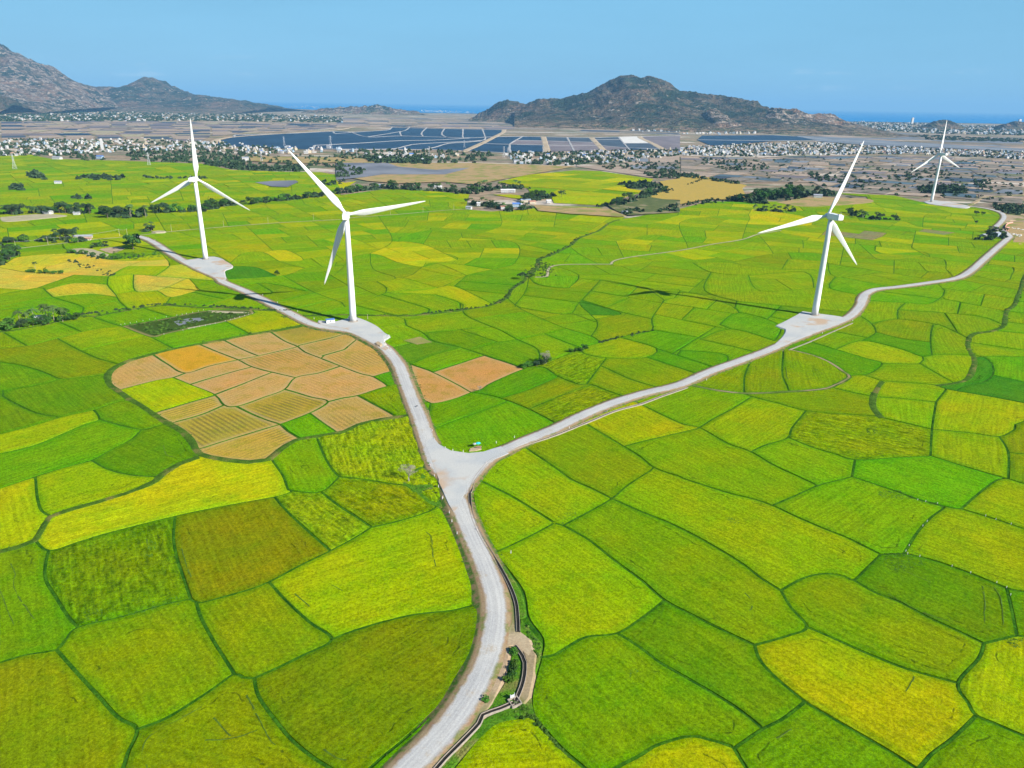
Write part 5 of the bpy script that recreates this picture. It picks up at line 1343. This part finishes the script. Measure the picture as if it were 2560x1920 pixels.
# parked motorcycle
def motorcycle(xy,rz,label,z=1.1):
    t=empty('motorcycle',(xy[0],xy[1],z),rz); tag(t,label,'motorcycle')
    for x in (-.62,.62):
        m=MB(); R_=.29
        for k in range(12):
            a=2*math.pi*k/12; b=2*math.pi*(k+1)/12; m.tube([(x+R_*math.cos(a),0,.3+R_*math.sin(a)),(x+R_*math.cos(b),0,.3+R_*math.sin(b))],.05,4)
        wh=obj('wheel',m.me('wheel',M['dgrey']),t); m=MB(); m.tube([(x,-.05,.3),(x,.05,.3)],.12,8); obj('rim',m.me('rim',M['grey']),wh)
    m=MB(); m.tube([(-.6,0,.35),(-.15,0,.55),(.35,0,.6),(.5,0,.9)],[.08,.16,.14,.07]); m.box((.05,0,.42),(.5,.22,.3)); obj('frame',m.me('frame',M['dgrey']),t)
    m=MB(); m.box((-.25,0,.8),(.75,.26,.12)); obj('seat',m.me('seat',M['dark']),t)
    m=MB(); m.tube([(.45,-.33,1.02),(.5,0,.98),(.45,.33,1.02)],.025); m.tube([(.62,0,.3),(.48,0,.98)],.04); obj('handlebar',m.me('handlebar',M['grey']),t)
    return t
motorcycle(at('N',312,272,1.1),.9,'dark motorcycle parked on the edge of the left road above the junction')
motorcycle(at('H',1737,744,1.1),.5,'tiny dark motorcycle on the right-hand road above the junction')
# poles, marker posts
def pole(xy,h,label,group,wires=True,z=.3,rz=0.3):
    t=empty('power_pole',(xy[0],xy[1],z),rz); tag(t,label,'power pole',group)
    m=MB(); m.tube([(0,0,-.3),(0,0,h)],[.19,.11],6); obj('mast',m.me('mast',M['wall_c']),t)
    m=MB(); m.box((0,0,h-.5),(.1,1.8,.12)); obj('crossarm',m.me('crossarm',M['grey']),t); return (xy[0],xy[1],h-.4)
tops=[]
for x,y,h in ((215,335,9.5),(635,275,9.5),(1030,243,9.5),(1578,163,9.5),(1680,160,9.5)): tops.append(pole(at('S',x,y),h,'pale concrete pole along the lane left of the big round tree','poles along the lane at the left'))
for x,y in ((1104,358),(1440,330),(1725,308),(2017,283)): tops.append(pole(at('D',x,y),9,'thin pale pole along the straight lane behind the left turbines','poles along the straight lane'))
for x,y in ((350,248),(560,233),(758,218)): tops.append(pole(at('E',x,y),9,'thin pale pole along the straight lane behind the left turbines','poles along the straight lane'))
m=MB()
for a,b in zip(tops[:4],tops[1:5]):
    for s_ in (-.7,.7):
        m.tube([(a[0]+(b[0]-a[0])*k/8,a[1]+s_+(b[1]-a[1])*k/8,a[2]+(b[2]-a[2])*k/8-1.3*4*(k/8)*(1-k/8)) for k in range(9)],.035,3)
tag(obj('power_lines',m.me('power_lines',M['grey'])),'thin sagging cables strung between the poles left of the big round tree','cables')
pole(at('V',1285,545),4.5,'short thin white mast at the edge of the middle turbine pad',None,z=.3)
mp=MB(); mp.box((0,0,.5),(.26,.26,1.25)); PM=mp.me('post',M['roof_w']); mp=MB(); mp.box((0,0,1.0),(.28,.28,.16)); PB=mp.me('band',M['red'])
def marker(xy,z=.75):
    t=empty('marker_post',(xy[0],xy[1],z)); tag(t,'short white marker post on the shoulder of the gravel road','marker post','white marker posts along the gravel roads'); obj('post',PM,t); obj('band',PB,t)
for t_,pts in (('N',((835,1040),(975,1085),(1167,1105),(2110,840),(1775,940),(1590,1325),(565,1370),(640,880),(595,720),(535,670))),('P',((1288,515),(1395,780),(1510,1080),(1628,1380))),('K',((705,108),(745,190),(760,240),(790,310),(905,290),(1100,420))),('M',((703,298),(508,200),(1187,512),(970,415))),('H',((460,512),(1880,655),(2040,610),(1500,850))),('I',((100,515),(170,540),(915,240),(1110,160))),('S',((1960,190),(2040,215)))):
    for x,y in pts: marker(at(t_,x,y,.75))
# white stones / stakes along the bunds
sp_=MB(); rs=random.Random(4)
for txt,st in (('L 1600,120 1850,170 2050,232 2200,280',4.2),('L 1750,170 1680,220 1600,300 1530,415',5),('L 1540,430 1700,470 1900,540 2110,625 2130,700',4),('G 780,190 1000,150 1200,118 1330,90',4),('G 1000,262 1250,210 1450,165 1640,112',4)):
    for q in world_line(parse_poly(txt),0,st):
        if rs.random()<.7: sp_.box((q[0]+rs.uniform(-.2,.2),q[1],.55),(.16,.16,1.1 if txt[0]=='L' else 1.5))
tag(obj('bund_stakes',sp_.me('bund_stakes',M['roof_w'])),'rows of small pale stakes lining some of the bunds','stakes',None,'stuff')
# rubble at the pad edges
def stones(name,txt,n,s0,s1,mat,label,z=.9):
    m=MB(); r=random.Random(n)
    for p in in_poly(txt,n):
        s_=r.uniform(s0,s1); 
        V=[(p[0]+math.cos(k*1.257+r.uniform(-.3,.3))*s_*r.uniform(.7,1.2),p[1]+math.sin(k*1.257)*s_*r.uniform(.7,1.2),z) for k in range(5)]+[(p[0]+r.uniform(-.2,.2)*s_,p[1],z+s_*r.uniform(.6,1.0))]
        m.add(V,[(k,(k+1)%5,5) for k in range(5)])
    tag(obj(name,m.me(name,mat)),label,'stones',None,'stuff')
stones('broken_stones','V 1640,940 1800,930 1760,1010 1640,1060 1740,1170 1850,1300 1780,1290 1600,1100',60,.25,.8,M['salt'],'pale broken stones along the right edge of the middle turbine pad')
o,_=patch('dirt_mound','V 1460,1070 1530,1040 1580,1070 1600,1110 1560,1140 1500,1120',1.9,M['rdirt'],2.6); tag(o,'low heap of pale orange earth on the middle turbine pad','earth mound'); del o['kind']; o['category']='earth mound'
o,_=patch('dirt_mound','S 2010,95 2080,85 2160,88 2150,105 2050,110',1.6,M['path'],3); tag(o,'pale earth heap where the lane meets the road at the left','earth mound'); del o['kind']
stones('pale_graves','Q 1850,545 1950,560 2200,600 2200,640 2050,600 1850,575',12,1,1.8,M['salt'],'pale mounds in the yard at the right edge',.4)
stones('pale_graves','Q 1820,700 1900,720 2060,750 2200,760 2120,810 2000,770 1850,730',16,1,1.9,M['salt'],'second group of pale mounds in the yard at the right edge',.4)
# pink gateway at the right edge
c=at('Q',1740,630,.4); t=empty('gateway',(c[0],c[1],.4),.6); tag(t,'pink double gateway by the far bend of the road','gateway')
for x in (-3.5,0,3.5): m=MB(); m.box((x,0,2.2),(1.1,1.2,4.4)); obj('pillar',m.me('pillar',M['pink']),t)
m=MB(); m.box((0,0,4.7),(8.6,1.5,.7)); obj('beam',m.me('beam',M['pink']),t)
c=at('Q',1700,500,.3); t=empty('boundary_wall',(c[0],c[1],.3),.0); tag(t,'low pink wall curving right from the gateway','wall'); m=MB()
Wg=world_line(parse_poly('Q 1690,560 1720,480 1800,430 1900,410'),.3,3)
ribbon('wall_run',[(p[0]-c[0],p[1]-c[1]) for p in Wg],[(-.3,-.2),(-.3,1.6),(.3,1.6),(.3,-.2)],M['pink'],0,None,t)
# lattice pylons
def pylon(xy,h,label,group=None,rz=.2):
    t=empty('pylon',(xy[0],xy[1],0),rz); tag(t,label,'pylon',group); m=MB(); b=h*.11; r_=h*.003+.07
    for sx in (-1,1):
        for sy in (-1,1): m.tube([(sx*b,sy*b,0),(sx*b*.3,sy*b*.3,h*.6),(sx*b*.12,sy*b*.12,h)],r_,4)
    m2=MB()
    for k in range(8):
        z0,z1=h*k/8,h*(k+1)/8; w0=b*(1-.7*min(z0/h/.6,1)); w1=b*(1-.7*min(z1/h/.6,1))
        for s_ in (-1,1): m2.tube([(-w0,s_*w0,z0),(w1,s_*w1,z1)],r_*.6,3); m2.tube([(w0,s_*w0,z0),(-w1,s_*w1,z1)],r_*.6,3); m2.tube([(s_*w0,-w0,z0),(s_*w1,w1,z1)],r_*.6,3)
    obj('leg_frame',m.me('leg_frame',M['grey']),t); obj('bracing',m2.me('bracing',M['grey']),t)
    m=MB()
    for f in (.68,.8,.92): m.tube([(-h*.14,0,h*f),(0,0,h*f+h*.02),(h*.14,0,h*f)],r_*.8,4)
    obj('crossarm',m.me('crossarm',M['grey']),t)
for t_,x,y,yt,l in (('A',97,884,785,'pylon in the paddies at the far left edge'),('A',960,857,775,'pylon in the paddies left of the leftmost upright blade'),('A',1683,835,770,'pylon right of the leftmost turbine among the trees'),('A',1828,733,672,'pylon at the left end of the blue brine ponds'),('A',2128,752,668,'pylon standing before the left brine ponds'),
 ('B',600,645,580,'pylon in front of the middle of the brine ponds'),('B',825,592,540,'small pylon at the near edge of the brine ponds'),('B',1080,652,580,'left one of the pylon pair near the dirt dyke'),('B',1105,655,588,'right one of the pylon pair near the dirt dyke'),('B',1332,622,572,'thin pylon right of the pale dyke'),('B',135,650,590,'pylon left of centre before the brine ponds'),('C',182,490,445,'small pylon before the right-hand town'),('B',1103,395,335,'faint pylon against the small hill')):
    p=at(t_,x,y); q=px(t_,x,yt); r=ray(q); d=math.hypot(*p); h=CAM_H+r[2]*d/math.hypot(r[0],r[1]); pylon(p,max(12,h),l)
# ------------------------------------------------------------------ town houses
hr=random.Random(21)
def hmesh(k):
    r=random.Random(k); m=MB(); w_,d_=1.0,r.uniform(.6,.85); h_=r.choice((.45,.5,.9,.6)); m.box((0,0,h_/2),(w_,d_,h_),0,0)
    if r.random()<.45: m.box((0,0,h_+.03),(w_*1.06,d_*1.06,.06),0,1); m.box((.2,.05,h_+.18),(.4,.4,.3),0,0)
    else:
        a,b=w_/2+.05,d_/2+.05; z0=h_; rr=.2; m.add([(-a,-b,z0),(a,-b,z0),(a,b,z0),(-a,b,z0),(-a,0,z0+rr),(a,0,z0+rr)],[(0,1,5,4),(2,3,4,5),(1,2,5),(3,0,4),(3,2,1,0)],1)
    if r.random()<.4: m.box((w_*.35,-d_*.55,h_*.3),(w_*.5,d_*.5,h_*.55),0,0)
    for x in (-.3,0,.3): m.box((x,-d_/2-.004,h_*.55),(.12,.02,h_*.3),0,2)
    return m
HM=[]
for k in range(14):
    wl=['wall_w','wall_w','wall_c','wall_b','wall_w'][k%5]; rf=['roof_t','roof_r','roof_w','roof_g','roof_t','roof_b','roof_w'][k%7]; HM.append((hmesh(k),[M[wl],M[rf],M['glass']]))
HME=[m.me('town_house',mt) for m,mt in HM]
CN=dict(wall_w='white',wall_c='cream',wall_b='pale blue',roof_t='grey',roof_r='red-brown',roof_w='white',roof_g='slate',roof_b='blue')
HL_=[(CN[['wall_w','wall_w','wall_c','wall_b','wall_w'][k%5]],CN[['roof_t','roof_r','roof_w','roof_g','roof_t','roof_b','roof_w'][k%7]]) for k in range(14)]
towns=[(V1,330,6,9.5,'pale house in the left village behind the paddies','houses of the left village'),(V2,150,7,11,'pale house in the middle village before the salt ponds','houses of the middle village'),
 (V3,760,6.5,10.5,'white house in the dense town at the right','houses of the right-hand town'),('A 1500,745 2212,745 2212,775 1700,790',40,9,14,'white house in the strip between the left village and the brine ponds','houses between village and brine ponds'),('B 0,600 450,610 900,640 400,690 60,650',26,9,14,'house in the scrub before the brine ponds','houses in the scrub')]
cand=[]
for txt,n,s0,s1,l,g in towns:
    for p in in_poly(txt,n): cand.append((p,hr.uniform(s0,s1),l,g))
cand.sort(key=lambda c:-c[1]**2/(c[0][0]**2+c[0][1]**2))
far=[]
for i,(p,s_,l,g) in enumerate(cand):
    if i<265:
        hk=hr.randrange(14); o=obj('town_house',HME[hk],None,(p[0],p[1],0),hr.uniform(-.5,.5)+hr.choice((0,1.57,3.14)),s_); tag(o,'%s house, %s roof, %s'%(HL_[hk][0],HL_[hk][1],l[l.index('in the'):]),'house',g+', %s with %s roofs'%HL_[hk])
    else: far.append((p,s_))
for txt,n,s0,s1 in ((V4,420,9,19),(V5,190,10,17),(V6,90,11,19),(V7,80,10,18),('C 0,295 250,290 540,290 300,300',30,9,16),('B 1000,410 1250,415 1600,425 1200,425',40,9,16),('B 1900,470 2212,475 2212,492 1900,488',34,7,12)):
    far+=[(p,hr.uniform(s0,s1)) for p in in_poly(txt,n)]
V_=[];F_=[];mi=[];b=0; mats=[M['wall_w'],M['wall_c'],M['wall_b'],M['roof_t'],M['roof_r'],M['roof_w'],M['roof_g'],M['glass']]
for p,s_ in far:
    k=hr.randrange(14); m=HM[k][0]; a=hr.uniform(-.5,.5)+hr.choice((0,1.57)); c,s2=math.cos(a)*s_,math.sin(a)*s_; wi=hr.choice((0,0,0,1,2)); ri=hr.choice((3,3,4,5,5,6))
    V_+=[(v[0]*c-v[1]*s2+p[0],v[0]*s2+v[1]*c+p[1],v[2]*s_) for v in m.v]; F_+=[tuple(b+i for i in f) for f in m.f]; mi+=[(wi,ri,7)[q] for q in m.m]; b+=len(m.v)
tag(obj('distant_houses',mesh('distant_houses',V_,F_,mats,mi)),'pale far-off houses of the coastal towns','houses',None,'stuff')
for t_,x,y,w_,h_,l in (('C',1490,232,26,75,'white tower block of the coastal town at the right'),('C',2180,228,40,60,'pale block on the small hill at the right edge'),('A',660,757,8,34,'white tower in the left village')):
    p=at(t_,x,y); t=empty('tower_block',(p[0],p[1],0),.2); tag(t,l,'tower'); m=MB(); m.box((0,0,h_/2),(w_,w_*.7,h_)); obj('wall',m.me('wall',M['wall_w']),t); m=MB(); m.box((0,0,h_+1),(w_*.6,w_*.4,2)); obj('roof',m.me('roof',M['roof_w']),t)
# ------------------------------------------------------------------ land sheets: dry fields, flooded fields, ponds, salt works
LZ=[0]
def land(name,txt,z,mat,label=None):
    LZ[0]+=1; z+=LZ[0]*.07
    o=flat(name,[gnd(p) for p in parse_poly(txt)],z,mat); return o
land('dry_field','B 0,640 500,690 900,690 1540,712 1400,738 1230,768 1050,800 900,830 700,812 400,822 200,806 120,790 0,780',1.2,M['dry'])
land('flooded_field','B 0,690 330,690 400,715 640,735 860,722 800,740 700,765 300,765 180,783 0,800',1.35,M['flood'])
land('flooded_field','D 1640,45 1750,36 1900,32 1920,42 1850,75 1750,72',1.35,M['flood'])
land('dry_field','C 0,575 100,565 250,590 430,630 400,650 430,712 280,722 180,718 60,740 0,752 B 2212,930 2100,925 1980,905 2130,862 2080,810 2212,790',1.2,M['gold'])
land('dry_field','B 1270,965 1500,975 1760,990 1870,1035 1820,1040 1500,1020 1300,1000',1.35,M['dry'])
land('green_field','B 1740,960 1980,905 2100,925 2212,935 2212,1010 1880,1030 1800,1000',1.2,M['fallow'])
land('left_dry_field','A 1500,800 2212,810 2212,840 1900,850 1560,830',1.2,M['dry'])
PANS=[('A 0,578 600,572 1200,575 2212,590 2212,612 1850,640 1500,658 1370,668 1290,705 1200,702 700,692 0,692',15000,['tan','tan','tan','brine3','brine2','tan','brine','tan','brine2','path'],'salt_pan',300),
 ('B 0,400 420,400 900,405 1500,430 1900,455 2212,470 2212,498 1700,487 1100,472 700,466 170,452 0,462',60000,['tan','mud','tan','brine3','brine2','plain','tan'],'salt_pan',0),
 ('C 0,442 350,448 900,438 1500,435 2212,470 2212,745 1990,735 1830,715 1620,700 1380,688 940,658 850,606 430,606 250,585 0,560',4200,['mud','pond','tan','mud','brine2','mud','plain','mud','teal','tan','mud','brine3','tan'],'fish_pond',300),
 ('C 560,258 1100,268 1700,300 2212,320 2212,400 1500,350 1000,318 700,300',40000,['mud','plain','pond','tan','plain'],'fish_pond',0),
 ('B 1560,640 2212,640 2212,790 2000,780 1540,712',12000,['mud','tan','plain','dry','pond'],'fish_pond',0)]
seafloor=tag(obj('salt_works',None),kind='structure'); pondroot=tag(obj('pond_works',None),kind='structure')
for ip,(txt,tg,pool,nm,cap) in enumerate(PANS):
    zp=.35+.11*ip
    P=[gnd(p) for p in parse_poly(txt)]; P=P if area(P)>0 else P[::-1]; cells=subdivide(P,tg,hr,-3 if cap else 0)
    cells=[(c,pxarea(c)) for c in cells]; cells.sort(key=lambda c:-c[1]); root=seafloor if nm=='salt_pan' else pondroot; bulk={}
    for i,(c,pa) in enumerate(cells):
        q=inset(c,2.5 if tg<15000 else 6); mt=pool[hr.randrange(len(pool))]
        if not q: continue
        if i<140 and cap and pa>60: o=flat(nm,q,zp,M[mt],root,None)
        else: bulk.setdefault(mt,[]).append(q)
    V_=[];F_=[];mi=[];mats=[]
    for mt,qs in bulk.items():
        mats.append(M[mt])
        for q in qs:
            b=len(V_); V_+=[(p[0],p[1],zp) for p in q]
            for f in geometry.tessellate_polygon([[Vector((p[0],p[1],0)) for p in q]]):
                a,bb,c_=q[f[0]],q[f[1]],q[f[2]]; f=tuple(f) if (bb[0]-a[0])*(c_[1]-a[1])-(bb[1]-a[1])*(c_[0]-a[0])>0 else tuple(f)[::-1]
                F_.append(tuple(b+k for k in f)); mi.append(len(mats)-1)
    if V_: tag(obj(nm,mesh(nm,V_,F_,mats,mi),root),kind='stuff')
# the big brine works, its pans traced from the photograph
BR='B -20,478 170,456 440,457 700,467 1100,474 1450,484 1800,492 2212,500 2212,600 1720,607 1350,616 1100,622 600,602 0,602 -140,602 -460,592 -780,575 -790,560 -660,520 -300,500'
BRL='''
q A 1500,662 1900,650 2212,640 B 200,520 400,514 640,520 860,526 1000,520 1200,518 1330,520 1480,523 1640,525 1830,520 2212,512
q B -150,575 150,560 400,545 640,540 860,527
q B -100,598 330,598 450,578 530,565 900,545 960,535
q B 560,602 640,585 720,562 830,555 940,545
q B -20,500 120,490 300,478 360,470
q B 200,520 330,500 440,480
q B 470,470 410,490 420,514
q B 580,472 550,495 562,518
q B 697,480 680,500 710,521
q B 815,478 815,502
q B 940,485 955,512
d B 1080,478 1075,490 940,560 800,622
q B 1075,490 1450,492 1700,490 2212,505
q B 930,562 1130,568 1330,572 1600,575 1700,577
q B 1195,520 1118,568 1122,622
q B 1160,542 1330,545 1500,550 1680,556
q B 1485,525 1532,606
d B 1642,524 1722,608
d B 1333,520 1345,560 1357,618
q B 1815,520 1890,600
d B 1950,524 2030,560 2112,604
q B 1700,540 1820,545
q B 1850,562 2030,560
q B 1700,575 1880,590 2090,595
'''
BSEED='B 1230,595 brine B 1000,600 brine B 1250,555 brine2 B 1400,560 brine2 B 1430,590 brine2 B 1450,535 brine3 B 1600,565 brine2 B 1600,535 brine3 B 1580,592 brine2 B 1750,535 brine3 B 1770,565 brine3 B 1900,550 salt B 1950,580 brine3 B 1800,592 brine2 B 2130,560 brine2 B 2000,512 brine3 B 1300,505 brine3 B 1600,505 brine3 B 1860,505 brine2'
fb,lb=planar(parse_lines(BRL),parse_poly(BR),6,8)
tk=BSEED.split(); bs=[(px(tk[i],*map(float,tk[i+1].split(','))),tk[i+2]) for i in range(0,len(tk),3)]
for poly,kd,ar in fb:
    t=[s for s in bs if inside(s[0],poly)]; mt=t[0][1] if t else 'brine'
    q=[gnd(p) for p in poly]; flat('brine_pond',q if area(q)>0 else q[::-1],1.2,M[mt],seafloor,None)
dk=MB(); dk2=MB()
for kd,pts in lb[:-1]+[['d',parse_poly('B -790,565 -660,520 -20,478 170,456 700,467 1100,474')],['q',parse_poly('B 0,602 600,602 1100,622')]]:
    Wd=world_line(pts,1.5,40); ww=15 if kd=='d' else 5
    ribbon('',Wd,[(-ww,1.0),(-ww*.6,2.2),(ww*.6,2.2),(ww,1.0)],None,2,mb=dk if kd=='d' else dk2)
tag(obj('salt_dykes',dk.me('salt_dykes',M['tan2'])),kind='structure'); tag(obj('pond_dykes',dk2.me('pond_dykes',M['pale'])),kind='structure')
land('lagoon','C 140,308 600,304 760,314 900,335 600,342 380,362 200,372 110,335',1.0,M['brine']); land('lagoon','C 740,308 1000,318 1500,352 2212,392 2212,412 1700,388 1200,368 900,345',1.0,M['pond'])
for txt in ('C 110,333 500,338 900,340','C 760,312 1000,335 1500,362 2212,405'): 
    m=MB(); ribbon('',world_line(parse_poly(txt),1.5,60),[(-12,1.0),(-6,2.4),(6,2.4),(12,1.0)],None,2,mb=m); tag(obj('lagoon_bank',m.me('lagoon_bank',M['pale'])),kind='structure')
# ------------------------------------------------------------------ hills
def hill(name,txt,dist,foot,back,rocky,label,seed,n=260,nt=70,p=1.2,spur=.8):
    prof=parse_poly(txt); xs=[q[0] for q in prof]; V=[]; t=tag(empty('hills' if False else name,(0,0,0)),kind=None)
    bpy.data.objects.remove(t)
    X0,X1=xs[0],xs[-1]
    for i in range(n):
        u=i/(n-1); x=X0+(X1-X0)*u; k=max(j for j in range(len(xs)-1) if xs[j]<=x+1e-6) if x>xs[0] else 0; k=min(k,len(xs)-2)
        f=(x-xs[k])/(xs[k+1]-xs[k]+1e-9); y=prof[k][1]+(prof[k+1][1]-prof[k][1])*f
        y+=float(vnoise(x*.09,seed,seed)-.5)*4.5+float(vnoise(x*.3,seed+5,seed)-.5)*2.6
        D=dist[0]+(dist[1]-dist[0])*u; r=ray((x,y)); s=D/r[1]; Xr,Zr=r[0]*s,CAM_H+r[2]*s; Zr=max(Zr,2)
        for j in range(nt):
            t_=-1+2*j/(nt-1); at_=abs(t_); W_=foot if t_<0 else back; yy=D+t_*W_; xx=Xr*(1+ (0 if t_>0 else t_*W_/D*.25))
            nz=float(fbm(xx*.0011+seed,yy*.0011,5,seed,True)); n2=float(fbm(xx*.0045,yy*.0045,4,seed+3,True))
            hgt=Zr*(1-at_)**p*(1+spur*(nz-.62)*min(1,at_*4))+ (n2-.5)*85*min(1,at_*6)*min(1,Zr/120)*(1-at_)
            V.append((xx,yy,max(-5,hgt if at_<.985 else -6)))
    F_=[(i*nt+j,(i+1)*nt+j,(i+1)*nt+j+1,i*nt+j+1) for i in range(n-1) for j in range(nt-1)]
    me=mesh(name,V,F_,M['hill'],None,True); me.attributes.new('rocky','FLOAT','POINT').data.foreach_set('value',np.full(len(V),rocky,np.float32))
    o=obj(name,me); o['kind']='structure'; return o
HL=[('A -900,-420 -400,-150 -120,40 0,105 60,130 170,185 250,235 330,290 400,335 450,372 530,410 600,452 680,485',(10300,9700),2300,2500,1.0,'',3),
 ('A 200,360 440,345 600,350 720,355 830,343 860,325 900,300 935,283 980,298 1030,328 1060,345 1130,375 1200,395 1330,415 1450,430 1600,455 1750,488',(12500,11500),2300,2500,.25,'',9),
 ('B 870,402 900,380 960,347 1040,300 1080,287 1110,283 1170,290 1210,307 1235,340 1270,380 1330,415',(8600,7900),900,900,.3,'',15),
 ('B 1150,345 1210,308 1300,276 1380,270 1450,265 1530,250 1600,236 1660,212 1750,160 1830,126 1900,117 1935,122 1960,136 2000,121 2060,128 2130,168 2200,218 C 60,18 100,25 250,45 380,75 450,100 540,130 620,155 720,190 820,220 950,245',(8300,7400),2500,1500,.1,'',21),
 ('C 60,262 120,200 170,140 230,128 290,170 340,200 420,175 470,200 500,190 560,150 640,140 700,140 740,152 850,166 940,165 975,178 1000,198 1080,225 1140,240',(6300,7000),900,900,.95,'',27),
 ('C 1540,255 1600,232 1650,211 1690,202 1715,201 1740,218 1800,245 1840,257',(7400,7400),260,260,.4,'',33),('C 2040,255 2090,236 2150,216 2212,226 2300,218 2400,250',(7700,7700),260,300,.4,'',37),
 ('B -200,350 0,333 100,326 180,322 260,308 320,322 400,343 480,350 560,368',(11200,11200),350,400,.8,'',41),('A -300,395 0,400 60,430 90,470',(7600,7600),500,500,.0,'',45)]
for i,h in enumerate(HL): hill('hill',h[0],h[1],h[2],h[3],h[4],h[5],h[6],n=300 if i in(0,3) else 160,nt=70 if i<5 else 30)
# ------------------------------------------------------------------ haze
m=MB(); m.box((0,62000,448),(300000,130000,900)); hz=obj('haze',m.me('haze',[])); hz['kind']='stuff'
hm=bpy.data.materials.new('sea_haze'); hm.use_nodes=True; nt_=hm.node_tree; nt_.nodes.remove(nt_.nodes['Principled BSDF'])
pv=nt_.nodes.new('ShaderNodeVolumePrincipled'); pv.inputs['Color'].default_value=(.25,.54,.84,1); pv.inputs['Density'].default_value=HAZE; pv.inputs['Anisotropy'].default_value=0
nt_.links.new(pv.outputs[0],nt_.nodes['Material Output'].inputs['Volume']); hz.data.materials.append(hm)
